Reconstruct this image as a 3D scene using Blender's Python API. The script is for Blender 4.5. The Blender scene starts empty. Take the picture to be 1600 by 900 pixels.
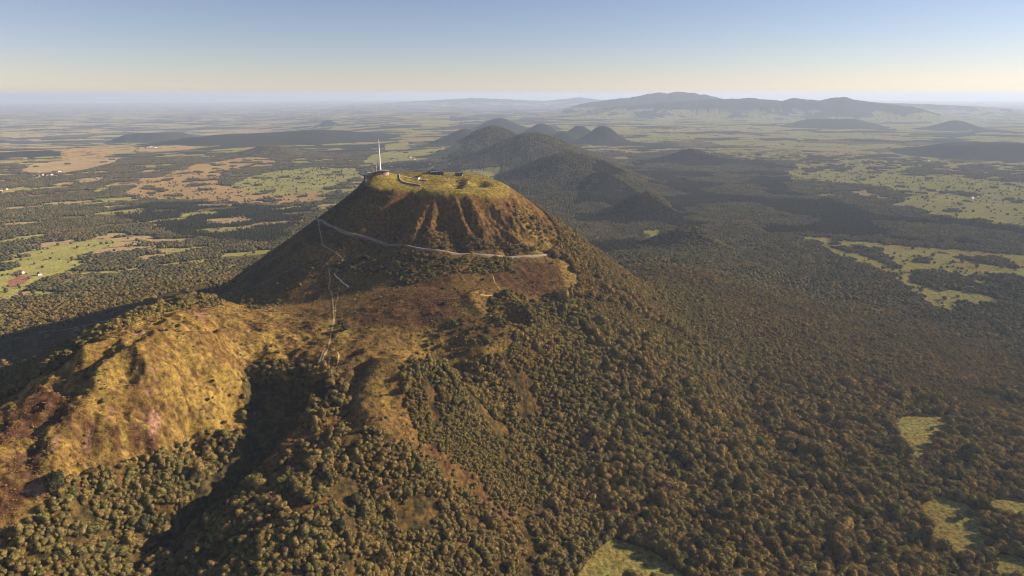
import bpy, bmesh, math, random
import numpy as np
from mathutils import Vector, Matrix

SC = bpy.context.scene
COL = SC.collection
R = math.radians
rng = np.random.default_rng(7)
random.seed(7)

# ------------------------------------------------------------------ camera, sky, sun, exposure
CAM_Z = 640.0
PITCH = R(15.8)
FPX = 1600 * 24.0 / 36.0
cam_d = bpy.data.cameras.new('camera')
cam = bpy.data.objects.new('camera', cam_d)
COL.objects.link(cam)
cam.location = (0, 0, CAM_Z)
cam.rotation_euler = (R(90) - PITCH, 0, 0)
cam_d.lens = 24.0
cam_d.sensor_width = 36.0
cam_d.clip_start = 1.0
cam_d.clip_end = 400000.0
SC.camera = cam

SUN_AZ = 78.0       # degrees to the right of the view direction (+Y)
SUN_EL = 21.0
wd = bpy.data.worlds.new('World')
SC.world = wd
wd.use_nodes = True
nt = wd.node_tree
bg = nt.nodes['Background']
sky = nt.nodes.new('ShaderNodeTexSky')
sky.sky_type = 'NISHITA'
sky.sun_disc = False
sky.sun_elevation = R(SUN_EL)
sky.sun_rotation = R(SUN_AZ)
sky.altitude = 1600.0
sky.air_density = 1.0
sky.dust_density = 0.3
sky.ozone_density = 2.0
wb = nt.nodes.new('ShaderNodeVectorMath'); wb.operation = 'MULTIPLY'; wb.inputs[1].default_value = (1.01, 0.87, 0.93)   # the camera's white balance
nt.links.new(sky.outputs['Color'], wb.inputs[0]); nt.links.new(wb.outputs[0], bg.inputs['Color'])
bg.inputs['Strength'].default_value = 0.057

sun_d = bpy.data.lights.new('sun', 'SUN')
sun = bpy.data.objects.new('sun', sun_d)
COL.objects.link(sun)
sun_d.energy = 5.0
sun_d.angle = R(0.5)
sun_d.color = (1.0, 0.85, 0.64)
sv = Vector((math.sin(R(SUN_AZ)) * math.cos(R(SUN_EL)), math.cos(R(SUN_AZ)) * math.cos(R(SUN_EL)), math.sin(R(SUN_EL))))
sun.rotation_euler = sv.to_track_quat('Z', 'Y').to_euler()
sun.location = (3000, 1500, 2500)

SC.view_settings.view_transform = 'Standard'
SC.view_settings.look = 'None'
SC.view_settings.exposure = 1.05
SC.view_settings.gamma = 1.0
SC.render.engine = 'CYCLES'
SC.cycles.max_bounces = 4
SC.cycles.diffuse_bounces = 2
SC.cycles.glossy_bounces = 1
SC.cycles.volume_bounces = 2
SC.cycles.transparent_max_bounces = 4
SC.cycles.use_denoising = True
SC.cycles.filter_width = 1.1

HAZE_DENSITY = 2.9e-5
HAZE_COLOR = (0.63, 0.755, 1.0)
HAZE_ANIS = 0.15

# ------------------------------------------------------------------ numeric helpers
def _hash(ix, iy, s):
    h = (ix.astype(np.int64) * 374761393 + iy.astype(np.int64) * 668265263 + s * 974634721) & 0xffffffff
    h = ((h ^ (h >> 13)) * 1274126177) & 0xffffffff
    h = (h ^ (h >> 16)) & 0xffffffff
    return h / 4294967295.0

def noise(x, y, s=0):
    """gradient noise, about -1..1"""
    x = np.asarray(x, float); y = np.asarray(y, float)
    ix = np.floor(x); iy = np.floor(y)
    fx = x - ix; fy = y - iy
    u = fx * fx * fx * (fx * (fx * 6 - 15) + 10); v = fy * fy * fy * (fy * (fy * 6 - 15) + 10)
    def g(ox, oy):
        a = _hash(ix + ox, iy + oy, s) * 6.2831853
        return np.cos(a) * (fx - ox) + np.sin(a) * (fy - oy)
    n0 = g(0, 0) * (1 - u) + g(1, 0) * u
    n1 = g(0, 1) * (1 - u) + g(1, 1) * u
    return (n0 * (1 - v) + n1 * v) * 1.5

def fbm(x, y, s=0, o=4):
    r = 0; a = 1.0; f = 1.0; t = 0
    for k in range(o):
        r = r + a * noise(x * f + 13.7 * k, y * f - 7.1 * k, s + k); t += a
        a *= 0.5; f *= 2.03
    return r / t

def cells(x, y, s=0):
    """random value and distance to the border of a jittered cell pattern"""
    x = np.asarray(x, float); y = np.asarray(y, float)
    ix = np.floor(x); iy = np.floor(y)
    d1 = np.full(x.shape, 9.0); d2 = np.full(x.shape, 9.0); hv = np.zeros(x.shape)
    for ox in (-1, 0, 1):
        for oy in (-1, 0, 1):
            cx = ix + ox; cy = iy + oy
            px = cx + 0.15 + 0.7 * _hash(cx, cy, s); py = cy + 0.15 + 0.7 * _hash(cx, cy, s + 1)
            d = np.maximum(np.abs(px - x), np.abs(py - y)) + 0.25 * (np.abs(px - x) + np.abs(py - y))
            h = _hash(cx, cy, s + 2)
            nw = d < d1
            d2 = np.where(nw, d1, np.minimum(d2, d))
            hv = np.where(nw, h, hv); d1 = np.where(nw, d, d1)
    return hv, d2 - d1

def sstep(a, b, x):
    t = np.clip((x - a) / (b - a), 0, 1)
    return t * t * (3 - 2 * t)

def smax(a, b, k):
    h = np.clip(0.5 + 0.5 * (a - b) / k, 0, 1)
    return b * (1 - h) + a * h + k * h * (1 - h)

CP, SP = math.cos(PITCH), math.sin(PITCH)
def ray(px, py):
    """direction of the line of sight through a place in the photograph"""
    x = (np.asarray(px, float) - 800) / FPX; y = -(np.asarray(py, float) - 450) / FPX
    return np.stack([x, CP + SP * y, -SP + CP * y], -1)

def at_h(px, py, h):
    d = ray(px, py); t = h / -d[..., 2]
    return d[..., 0] * t, d[..., 1] * t

def project(x, y, z):
    zz = z - CAM_Z
    dep = y * CP - zz * SP
    up = y * SP + zz * CP
    return 800 + FPX * x / dep, 450 - FPX * up / dep, dep

# ------------------------------------------------------------------ the land: control heights (drop below the lens) round the mountain
CTRL = [
 # heath saddle below the mountain
 (600,450,372),(700,450,366),(800,450,372),(870,450,398),(530,470,388),(450,480,425),(390,485,420),
 (520,500,380),(600,500,373),(700,500,373),(800,500,385),(850,500,420),
 (520,560,388),(620,555,380),(700,560,386),(760,540,392),(800,540,410),
 (700,620,462),(620,610,398),(565,620,400),(600,680,425),(650,690,446),(520,660,428),(640,650,425),
 (760,620,480),(780,560,425),
 # hollow and the ravine that leaves it
 (380,615,424),(368,650,431),(430,545,388),(470,555,388),(400,550,385),(430,572,395),(480,576,394),(494,600,397),(504,640,406),(510,570,388),(470,690,430),(380,720,455),(340,780,470),(280,840,490),(210,890,508),
 # grassy mound
 (310,467,366),(400,500,378),(250,485,362),(200,500,365),(100,558,377),(0,622,401),(330,540,347),(260,590,353),(150,650,371),(60,700,384),(0,750,394),
 (345,600,391),(340,660,423),(370,560,368),
 (200,720,416),(100,800,428),(30,850,442),(0,890,455),(300,700,440),(220,800,466),(120,880,476),
 # lower wood in front
 (470,740,447),(500,690,432),(430,800,461),(380,880,484),(520,800,462),(500,880,492),(600,760,474),(700,760,506),(600,860,520),(700,880,552),
 (850,850,592),(960,880,612),(1080,890,626),(750,690,496),(850,650,522),(900,560,464),(950,500,448),(925,440,424),
 (1000,600,556),(1000,700,586),(1000,780,606),(1100,640,615),(1100,740,628),(1200,820,642),(1300,700,650),(1300,880,656),
 (1450,700,664),(1450,850,668),(1590,850,670),(1590,700,675),(1590,600,680),(1000,450,500),(1050,520,548),(1150,520,592),
 (1250,560,632),(1350,600,655),(1100,430,565),(1200,450,606),(1300,480,634),(1450,560,665),(1550,540,680),(1000,400,575),
 # behind and left
 (200,475,545),(300,452,545),(100,480,566),(0,440,600),(200,430,612),(300,410,612),(30,480,580),(60,520,562),(0,560,556),(0,590,540),
]
c_xy = []; c_z = []
for px, py, h in CTRL:
    x, y = at_h(px, py, h); c_xy.append((float(x), float(y))); c_z.append(CAM_Z - h)
for az in range(-60, 61, 15):
    for d in (3000, 4200):
        c_xy.append((d * math.sin(R(az)), d * math.cos(R(az)))); c_z.append(0.0)
for x, y, z in ((-700,200,120),(-300,150,95),(0,150,30),(400,200,-15),(900,200,-30),(1400,700,-35),(2000,1500,-35),(-1600,900,70),(-900,500,150),(-1700,1500,50),(-200,1700,60),(-600,2200,20),(200,1900,50),(-150,1450,200),(0,1600,130),(-300,1600,130)):
    c_xy.append((x, y)); c_z.append(z)
c_xy = np.array(c_xy); c_z = np.array(c_z)
SCL = 1000.0
def _tps(r2):
    return np.where(r2 > 1e-12, 0.5 * r2 * np.log(np.maximum(r2, 1e-12)), 0.0)
_P = c_xy / SCL
_n = len(_P)
_K = _tps(((_P[:, None] - _P[None]) ** 2).sum(-1)) + 8e-4 * np.eye(_n)
_A = np.zeros((_n + 3, _n + 3)); _A[:_n, :_n] = _K
_A[:_n, _n] = 1; _A[:_n, _n + 1:] = _P; _A[_n, :_n] = 1; _A[_n + 1:, :_n] = _P.T
_w = np.linalg.solve(_A, np.concatenate([c_z, np.zeros(3)]))
def tps(x, y):
    out = _w[_n] + _w[_n + 1] * x / SCL + _w[_n + 2] * y / SCL
    for i in range(_n):
        out = out + _w[i] * _tps((x / SCL - _P[i, 0]) ** 2 + (y / SCL - _P[i, 1]) ** 2)
    return out

# the mountain
AX, AY = -168.0, 1640.0
def ang_interp(phi, pts):
    """smooth periodic interpolation over degrees"""
    a = np.array([p[0] for p in pts], float); v = np.array([p[1] for p in pts], float)
    a = np.concatenate([a - 360, a, a + 360]); v = np.concatenate([v, v, v])
    d = np.degrees(phi)
    i = np.clip(np.searchsorted(a, d) - 1, 0, len(a) - 2)
    t = (d - a[i]) / (a[i + 1] - a[i]); t = t * t * (3 - 2 * t)
    return v[i] * (1 - t) + v[i + 1] * t

def cone_polar(x, y):
    u = x - AX; v = y - AY
    return np.hypot(u, v), np.arctan2(u, -v), u, v

def summit_plane(x, y):
    u = x - AX; v = y - AY
    z = 438 + 0.050 * v - 0.012 * u - 12 * sstep(30, 180, u)
    k = np.exp(-(((u + 150) / 42) ** 2 + ((v - 20) / 60) ** 2)) * 22         # knoll under the mast
    k += np.exp(-(((u + 60) / 50) ** 2 + ((v - 90) / 50) ** 2)) * 5
    for hx, hy, rx, ry, dp in ((38, -14, 19, 24, 14), (88, 14, 20, 30, 15), (34, 42, 18, 24, 12), (8, 20, 24, 20, -4), (63, 8, 12, 40, -4), (62, -40, 30, 20, -4), (30, -52, 20, 16, 8), (115, 30, 25, 40, -3), (20, -55, 26, 16, 6)):
        k -= np.exp(-(((u - hx) / rx) ** 2 + ((v - hy) / ry) ** 2)) * dp
    return z + k + 1.2 * fbm(x / 22, y / 22, 5, 3)

R0_PTS = [(-180,185),(-140,190),(-100,182),(-80,178),(-62,170),(-48,140),(-36,104),(-26,92),(-14,110),(-6,114),(10,118),(35,128),(60,154),(90,166),(130,178)]
GULLIES = [(-7,2.6,9,26,120),(3,4.0,15,2,70),(12,6.5,21,6,125),(27,4.0,20,0,95),(34,3.0,9,40,150),(43,7.0,10,10,120),(52,2.6,8,26,150),(58,3.0,9,8,90),(65,4.0,7,20,130),(74,3.5,9,6,80),(82,3.0,7,14,100),(91,4.0,8,8,90)]
def cone(x, y):
    r, phi, u, v = cone_polar(x, y)
    wob = 0.10 * fbm(x / 90, y / 90, 31, 3)
    ph = phi + wob
    r0 = ang_interp(phi, R0_PTS)
    a = ang_interp(phi, [(-180,.72),(-100,.70),(-70,.68),(-45,.50),(-25,.44),(10,.45),(40,.50),(70,.66),(90,.74),(130,.74)])
    b = ang_interp(phi, [(-180,6),(-100,4),(-70,8),(-45,46),(-25,50),(10,44),(40,36),(70,20),(90,12),(130,8)])
    s = r - r0
    kk = ang_interp(phi, [(-180,9),(-90,8),(-50,5),(30,6),(55,9),(90,13),(140,10)])
    sp = np.logaddexp(0, s / kk) * kk
    z = summit_plane(x, y) - a * sp - b * (1 - np.exp(-sp / 26.0))
    # ravines in the front and right faces
    m = sstep(-32, -14, np.degrees(phi)) * (1 - sstep(88, 105, np.degrees(phi)))
    env = sstep(2, 30, s) * (1 - sstep(95, 165, s))
    dg = np.degrees(phi) + 3.2 * noise(s / 34, phi * 3, 61) + 1.4 * noise(s / 12, phi * 9, 63)
    for p0, wd_, dep_, sa, sb in GULLIES:
        cen = p0 * (1 + 0.0007 * s)
        dep_ = dep_ * 1.3
        z -= dep_ * np.exp(-((dg - cen) / wd_) ** 2) * sstep(sa - 4, sa + 14, s) * (1 - sstep(sb * 0.6, sb * 1.25, s))
        z += 0.35 * dep_ * np.exp(-((dg - cen - 1.9 * wd_) / (0.8 * wd_)) ** 2) * sstep(sa, sa + 24, s) * (1 - sstep(sb * 0.5, sb, s))
    z += m * env * (5.0 * noise(dg / 5.5, s / 70, 67) + 3.0 * noise(dg / 2.2, s / 40, 69))
    z += m * sstep(6, 24, s) * (1 - sstep(70, 130, s)) * 8.5 * (0.62 - np.abs(noise(x / 13, y / 13, 71)) - 0.5 * np.abs(noise(x / 6, y / 6, 72)))
    # the big shaded recess left of the cliffs and the ridge that shades it
    z -= 21 * np.exp(-((dg + 30) / 8.5) ** 2) * sstep(0, 40, s) * (1 - sstep(80, 140, s))
    z += 10 * np.exp(-((dg + 13) / 5) ** 2) * sstep(0, 30, s) * (1 - sstep(70, 150, s))
    m2 = sstep(30, 45, np.degrees(phi)) * (1 - sstep(110, 125, np.degrees(phi)))
    env2 = sstep(4, 25, s) * (1 - sstep(60, 130, s))
    z += m2 * env2 * 5 * noise(ph * 22, s / 60, 77)
    # lit spur left of the recess
    sd = dg + 47
    z += 12 * np.exp(-(sd / 9) ** 2) * sstep(0, 40, s) * (1 - sstep(80, 135, s))
    z += 2.0 * fbm(x / 28, y / 28, 9, 3) * sstep(0, 30, s)
    return z

# hills: (photo x of the top, photo y of the top, photo y of the foot, half width in photo px, kind)
HILLS = [
 (835,207,268,118,'cone'),(772,195,250,80,'cone'),(890,235,302,125,'cone'),(938,267,310,60,'cone'),(940,197,226,48,'dome'),
 (728,200,226,44,'cone'),(782,184,208,48,'cone'),(845,193,214,40,'dome'),(905,196,216,34,'dome'),(880,205,224,40,'dome'),
 (1080,236,256,55,'dome'),(1075,356,404,78,'dome'),(1000,305,345,70,'dome'),(905,255,300,60,'dome'),(900,300,330,120,'dome'),(1010,300,330,55,'dome'),
 (245,191,208,55,'table'),(430,203,222,160,'table'),(512,180,192,18,'cone'),(420,228,246,60,'dome'),
 (1300,186,200,60,'table'),(1490,188,204,40,'dome'),(1545,224,246,95,'table'),(1130,152,0,0,'none'),
]
HL = []
for px, pyt, pyb, hw, kind in HILLS:
    if kind == 'none': continue
    d = ray(px, pyb); t = CAM_Z / -d[2]; bx, by = d[0] * t, d[1] * t
    dist = math.hypot(bx, by)
    wdt = hw / FPX * dist
    # the crest stands one half width behind the foot
    cy = 1 + 0.75 * wdt / dist
    bx *= cy; by *= cy
    dt = ray(px, pyt); tt = math.hypot(bx, by) / math.hypot(dt[0], dt[1])
    HL.append((bx, by, max(12.0, CAM_Z + dt[2] * tt), wdt, kind))

def hills(x, y):
    z = np.zeros(x.shape)
    for k, (bx, by, h, w, kind) in enumerate(HL):
        sel = (np.abs(x - bx) < 2.2 * w) & (np.abs(y - by) < 2.2 * w)
        if not sel.any(): continue
        xs, ys = x[sel], y[sel]
        r = np.hypot(xs - bx, ys - by) / w
        r = r * (1 + 0.13 * noise((xs - bx) / w * 1.3 + k * 3.3, (ys - by) / w * 1.3, 50 + k) + 0.05 * noise((xs - bx) / w * 5, (ys - by) / w * 5, 90 + k))
        if kind == 'cone':
            r = r / 1.42; f = (1 - np.sqrt(r * r + 0.05)) / (1 - math.sqrt(0.05)); f = 0.95 * np.where(f > 0, f, 0) ** 1.4
        elif kind == 'table':
            f = 1 - sstep(0.45, 1.25, r)
        else:
            f = np.exp(-(r / 0.62) ** 2)
        z[sel] = np.maximum(z[sel], h * f)
    return z

# far mountains: skyline (photo x, photo y), distance, and how far they reach towards us
RANGES = [
 ([(850,170),(900,163),(950,156),(985,152),(1010,147),(1030,144),(1045,146),(1062,142),(1078,145),(1095,147),(1110,149),(1120,152),(1140,156),(1170,161),(1200,170)], 25000, 2300, 1.0),
 ([(860,176),(930,170),(1000,164),(1060,158),(1110,155),(1150,154),(1180,153),(1200,156),(1222,157),(1240,153),(1262,155),(1280,157),(1300,153),(1318,151),(1345,157),(1380,162),(1430,166),(1500,171)], 21500, 1500, .5),
 ([(1180,160),(1300,158),(1450,163),(1560,168),(1650,171)], 30000, 2600, .4),
 ([(560,163),(620,160),(690,156),(740,153),(790,155),(850,158),(905,152),(930,155),(1000,160)], 44000, 5000, .5),
]
def ranges(x, y):
    r = np.hypot(x, y); z = np.zeros(x.shape)
    pxs = 800 + FPX * x / np.maximum(y, 1.0) / 1.0
    az = np.arctan2(x, y)
    for k, (pts, dist, depth, rough) in enumerate(RANGES):
        a = []; hh = []
        for px, py in pts:
            d = ray(px, py); a.append(math.atan2(d[0], d[1])); hh.append(CAM_Z + d[2] * dist / math.hypot(d[0], d[1]))
        a = np.array(a); hh = np.array(hh)
        sel = (np.abs(r - dist) < 2.5 * depth) & (az > a[0] - .02) & (az < a[-1] + .02)
        if not sel.any(): continue
        azs = az[sel]; rs = r[sel]; xs = x[sel]; ys = y[sel]
        h = np.interp(azs, a, hh)
        h *= sstep(a[0] - .02, a[0] + .06, azs) * (1 - sstep(a[-1] - .06, a[-1] + .02, azs))
        d0 = np.maximum(np.abs(rs - dist) / depth - 0.16, 0)
        dd = d0 + 0.30 * rough * noise(xs / depth * 2, ys / depth * 2, 200 + k) * sstep(0.05, 0.4, d0)
        h = h + rough * (60 * fbm(azs * 70, azs * 0 + k, 230 + k, 4) - 6) * (h > 60) * sstep(60, 400, h)
        f = np.exp(-np.maximum(dd, 0) ** 1.3 * 2.4) * (1 + 0.14 * rough * noise(xs / depth * 5, ys / depth * 5, 220 + k) * sstep(0.05, 0.3, d0))
        z[sel] = np.maximum(z[sel], h * np.minimum(f, 1.0))
    return z

def inside(x, y, P):
    x0, y0 = P.min(0); x1, y1 = P.max(0)
    m = np.zeros(x.shape, bool)
    s = (x >= x0) & (x <= x1) & (y >= y0) & (y <= y1)
    if not s.any(): return m
    xs, ys = x[s], y[s]; c = np.zeros(xs.shape, bool)
    for (ax, ay), (bx, by) in zip(P, np.roll(P, -1, 0)):
        k = (ay > ys) != (by > ys)
        if abs(by - ay) > 1e-9:
            c ^= k & (xs < (bx - ax) * (ys - ay) / (by - ay) + ax)
    m[s] = c
    return m

def edge_dist(x, y, line):
    d = np.full(x.shape, 1e9)
    for (ax, ay), (bx, by) in zip(line[:-1], line[1:]):
        L = (bx - ax) ** 2 + (by - ay) ** 2
        t = np.clip(((x - ax) * (bx - ax) + (y - ay) * (by - ay)) / max(L, 1e-9), 0, 1)
        d = np.minimum(d, np.hypot(x - ax - t * (bx - ax), y - ay - t * (by - ay)))
    return d

PITS = [ # small craters and hollows on the heath: photo x, photo y, drop below lens, radius, depth
 (790,488,382,44,46),(345,512,366,24,15),(268,482,366,16,7),(275,528,358,18,8),(305,570,354,15,9),(205,612,366,16,8),(210,650,380,14,6),(240,560,358,22,6),
 (385,520,378,26,7),(150,545,378,20,7),(290,640,385,15,7),(470,530,386,10,5),(610,560,384,22,14),(545,560,388,16,8),(120,640,382,24,7),(210,690,400,16,7)]
PT = []
for px, py, h, rad, dep in PITS:
    x, y = at_h(px, py, h); PT.append((float(x), float(y), rad, dep))
FURROWS = [([(140,614),(165,596),(188,582)],7,9),([(196,692),(208,668),(222,648)],7,8),([(280,656),(284,625),(294,598)],6,8),([(95,596),(135,576),(172,558)],6,9),([(328,528),(332,510),(342,497)],9,9),
 ([(225,566),(262,548),(300,540)],5,10),([(300,505),(330,497),(352,490)],4,7),([(180,640),(200,622),(230,612)],5,9),([(60,660),(90,640),(120,628)],7,10),([(250,700),(262,672),(272,650)],5,7),([(440,545),(455,532),(468,520)],4,8),
 ([(560,545),(575,530),(590,520)],8,9),([(535,585),(550,562),(568,540)],8,9),([(110,690),(125,665),(150,640)],6,9),([(320,640),(326,615),(340,590)],3,7)]
FU = []
for pts, dep, wdt in FURROWS:
    FU.append((np.array([[float(q) for q in at_h(px, py, 352 + 0.12 * max(0, py - 540))] for px, py in pts]), dep, wdt))
HOLLOW = np.array([[float(q) for q in at_h(px, py, h)] for px, py, h in ((381,582,400),(430,575,396),(482,579,394),(497,602,400),(488,640,415),(460,680,430),(410,722,446),(362,766,464),(325,802,480),(276,848,498),(228,886,512),(195,888,518),(258,834,496),(302,786,478),(336,746,462),(366,702,440),(380,668,428),(377,620,416))])
HF = [(float(at_h(430, 620, 427)[0]), float(at_h(430, 620, 427)[1]), CAM_Z - 427), (float(at_h(345, 762, 478)[0]), float(at_h(345, 762, 478)[1]), CAM_Z - 476), (float(at_h(240, 868, 520)[0]), float(at_h(240, 868, 520)[1]), CAM_Z - 522)]
HUMPS = []
for px, py, hh, rr in ((345,497,9,20),(282,512,8,17),(308,553,8,18),(258,572,9,20),(328,585,6,16),(226,598,9,20),(180,588,8,18),(160,628,8,20),(206,640,9,18),(120,660,8,20),(242,655,7,17),(402,508,8,18),(420,540,7,16),(292,493,7,15),(212,545,8,18),(132,600,8,20),(445,505,6,14),(95,700,9,22),(170,690,7,18)):
    hx, hy = at_h(px, py, 356 + 0.16 * max(0, py - 560)); HUMPS.append((float(hx), float(hy), hh, rr))
gx, gy = at_h(250, 580, 355); GX, GY = float(gx), float(gy)

def height(x, y):
    x = np.asarray(x, float); y = np.asarray(y, float)
    r = np.hypot(x, y)
    az = np.degrees(np.arctan2(x, y))
    near = 1 - sstep(2500, 3900, r)
    z = np.zeros(x.shape)
    sel = near > 0
    if sel.any():
        xs, ys = x[sel], y[sel]
        b = tps(xs, ys)
        b = b + 3.0 * fbm(xs / 140, ys / 140, 3, 4)
        # hummocks of the grassy mound
        g = np.exp(-((xs - GX) ** 2 + (ys - GY) ** 2) / 330.0 ** 2)
        rid = 1 - np.abs(noise(xs / 75 + 0.3 * ys / 75, ys / 75, 41))
        rd2 = 1 - np.abs(noise((xs - 0.8 * ys) / 46, (ys + 0.8 * xs) / 120, 47))
        b = b + g * (13.0 * (rid - 0.7) + 7.0 * (rd2 - 0.7) + 7.0 * fbm(xs / 36, ys / 36, 43, 3) + 5.0 * (0.72 - np.abs(noise((xs + .5 * ys) / 30, ys / 24, 51))) + 2.4 * fbm(xs / 11, ys / 11, 49, 2)) + (1 - g) * 0.8 * fbm(xs / 16, ys / 16, 48, 3)
        for px, py, rad, dep in PT:
            q = np.hypot(xs - px, ys - py) / rad
            b = b - dep * np.exp(-q ** 3) + 0.22 * dep * np.exp(-((q - 1.35) / 0.35) ** 2)
        for ln, dep, wdt in FU:
            bb = (np.abs(xs - ln[:, 0].mean()) < 160) & (np.abs(ys - ln[:, 1].mean()) < 160)
            if bb.any():
                dd = edge_dist(xs[bb] + 3 * noise(xs[bb] / 14, ys[bb] / 14, 57), ys[bb], ln)
                b[bb] -= dep * np.exp(-(dd / wdt) ** 2)
        wxs = xs + 5 * noise(xs / 22, ys / 22, 74); wys = ys + 5 * noise(xs / 22, ys / 22, 75)
        for hx, hy, hh, rr in HUMPS:
            q2 = ((wxs - hx) ** 2 + (wys - hy) ** 2) / rr ** 2
            b = b + hh * np.exp(-q2) - 0.45 * hh * np.exp(-((wxs - hx + 1.5 * rr) ** 2 + (wys - hy - 0.3 * rr) ** 2) / (0.6 * rr * rr))
        hm = inside(xs, ys, HOLLOW)
        if hm.any():
            hx, hy = xs[hm], ys[hm]
            e = edge_dist(hx, hy, np.vstack([HOLLOW, HOLLOW[:1]]))
            along = (hx - HF[0][0]) * (HF[2][0] - HF[0][0]) + (hy - HF[0][1]) * (HF[2][1] - HF[0][1])
            L2 = (HF[2][0] - HF[0][0]) ** 2 + (HF[2][1] - HF[0][1]) ** 2
            t1 = ((HF[1][0] - HF[0][0]) * (HF[2][0] - HF[0][0]) + (HF[1][1] - HF[0][1]) * (HF[2][1] - HF[0][1])) / L2
            fl = np.interp(along / L2, [-0.3, 0, t1, 1, 1.5], [HF[0][2] + 2, HF[0][2], HF[1][2], HF[2][2], HF[2][2] - 20]) + 1.2 * noise(hx / 20, hy / 20, 59)
            kf = sstep(0, 17, e + 2.5 * noise(hx / 15, hy / 15, 58))
            b[hm] = b[hm] * (1 - kf) + np.minimum(b[hm], fl) * kf
        c = cone(xs, ys)
        z[sel] = smax(c, b, 12.0) * near[sel]
    far = sstep(2200, 3600, r)
    pl = 26 * fbm(x / 1900, y / 1900, 11, 4) + 8 * fbm(x / 420, y / 420, 15, 2)
    pl = pl * (1 - 0.6 * sstep(9000, 20000, r))
    z = z + far * pl
    # the low plain on the far left
    z = z - 230 * sstep(9500, 16000, r) * (1 - sstep(-24, -8, az + 2 * fbm(x / 4000, y / 4000, 17, 2)))
    hz = hills(x, y)
    z = z + hz * sstep(1700, 2300, r)
    rg = ranges(x, y)
    z = np.where(rg > 1.0, np.maximum(z, rg), z)
    return z

# one polar sheet round the point under the camera
AZ0, AZ1, DAZ = -47.0, 47.0, 0.1
azs = np.radians(np.arange(AZ0, AZ1 + 1e-6, DAZ))
rs = [380.0]
while rs[-1] < 90000:
    d = rs[-1]
    st = 2.7 if d < 1900 else 2.7 + (d - 1900) * 0.0075
    rs.append(d + min(st, max(2.7, d * 0.013)))
rs = np.array(rs)
NR, NA = len(rs), len(azs)
GXX = rs[:, None] * np.sin(azs)[None]; GYY = rs[:, None] * np.cos(azs)[None]
GZ = np.concatenate([height(GXX[i:i + 60], GYY[i:i + 60]) for i in range(0, NR, 60)])
print('grid', NR, NA)

def zq(x, y):
    """height of the finished sheet"""
    x = np.asarray(x, float); y = np.asarray(y, float)
    r = np.hypot(x, y); a = (np.degrees(np.arctan2(x, y)) - AZ0) / DAZ
    i = np.clip(np.searchsorted(rs, r) - 1, 0, NR - 2); t = np.clip((r - rs[i]) / (rs[i + 1] - rs[i]), 0, 1)
    a = np.clip(a, 0, NA - 1.001); j = a.astype(int); s = a - j
    return (GZ[i, j] * (1 - s) + GZ[i, j + 1] * s) * (1 - t) + (GZ[i + 1, j] * (1 - s) + GZ[i + 1, j + 1] * s) * t

_ts = np.concatenate([np.arange(400, 4000, 2.0), np.geomspace(4000, 110000, 1600)])
def at(px, py):
    """first point of the land on the line of sight through a place in the photograph"""
    d = ray(px, py); d = d / np.linalg.norm(d)
    x = d[0] * _ts; y = d[1] * _ts; z = CAM_Z + d[2] * _ts
    hit = np.nonzero(z < zq(x, y))[0]
    k = hit[0] if len(hit) else len(_ts) - 1
    return float(x[k]), float(y[k])

def poly(pts):
    return np.array([at(px, py) for px, py in pts])



ring = [at(*p) for p in ((497,343),(512,352),(530,360),(560,370),(600,378),(640,386),(680,393),(720,398),(760,401),(800,402),(830,401.5),(850,399.5),(862,396.5),(868,392),(876,387.5),(890,381))]
trail = [at(*p) for p in ((514,420),(516,440),(513,450),(519,460),(521,480),(522,500),(519,515),(516,530),(513,545),(506,560),(501,572),(492,590))]

# ------------------------------------------------------------------ what grows where (polygons on the ground)
P_HEATH = poly([(4,622),(60,590),(110,560),(200,510),(255,492),(310,472),(400,466),(470,446),(520,412),(600,398),(860,400),(890,412),(908,446),(880,460),(845,470),(825,490),(812,520),(800,545),
 (760,564),(700,574),(650,574),(625,568),(628,600),(636,640),(655,680),(662,700),(620,692),(590,668),(560,672),(520,655),(505,690),(470,722),(430,745),(400,745),(380,735),(430,690),(470,650),(490,610),(480,585),(400,580),(382,600),(380,672),
 (340,685),(280,705),(230,722),(150,740),(90,757),(78,790),(45,822),(4,860)])
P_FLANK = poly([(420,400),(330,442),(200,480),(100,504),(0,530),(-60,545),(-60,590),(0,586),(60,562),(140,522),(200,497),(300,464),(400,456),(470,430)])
P_MOUND = poly([(4,622),(60,590),(110,560),(200,510),(255,492),(310,472),(400,470),(480,510),(520,560),(470,580),(385,590),(380,672),(340,685),(280,705),(230,722),(150,740),(90,757),(78,790),(45,822),(4,860)])
P_YELLOW = poly([(330,575),(382,585),(380,672),(330,690),(285,680),(300,620)])
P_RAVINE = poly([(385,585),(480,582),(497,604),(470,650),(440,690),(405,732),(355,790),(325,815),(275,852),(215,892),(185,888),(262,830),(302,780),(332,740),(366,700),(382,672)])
P_FRINGE = [poly(p) for p in ([(612,546),(650,556),(700,560),(760,550),(792,538),(798,552),(760,567),(700,577),(650,576),(618,566)],[(868,408),(890,411),(909,446),(886,454),(878,430)],[(700,470),(740,478),(790,498),(772,506),(720,492)],[(640,520),(690,515),(700,545),(650,552)],[(815,345),(850,360),(868,392),(840,398),(815,385),(800,360)],[(500,500),(530,500),(560,520),(540,545),(500,530)],[(560,600),(600,590),(615,640),(590,640)])]
P_SPUR = poly([(540,590),(620,570),(628,600),(636,640),(655,680),(662,700),(620,692),(590,668),(560,672),(540,640)])
P_PATCH = [poly(p) for p in ([(430,735),(470,690),(520,650),(545,655),(520,690),(470,722),(440,748),(400,760)],[(375,830),(410,808),(470,790),(545,788),(500,805),(440,818),(395,845)],[(640,700),(660,690),(740,740),(800,800),(820,830),(760,790),(690,740)],[(1180,668),(1240,672),(1290,690),(1240,690),(1190,682)])]
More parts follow.
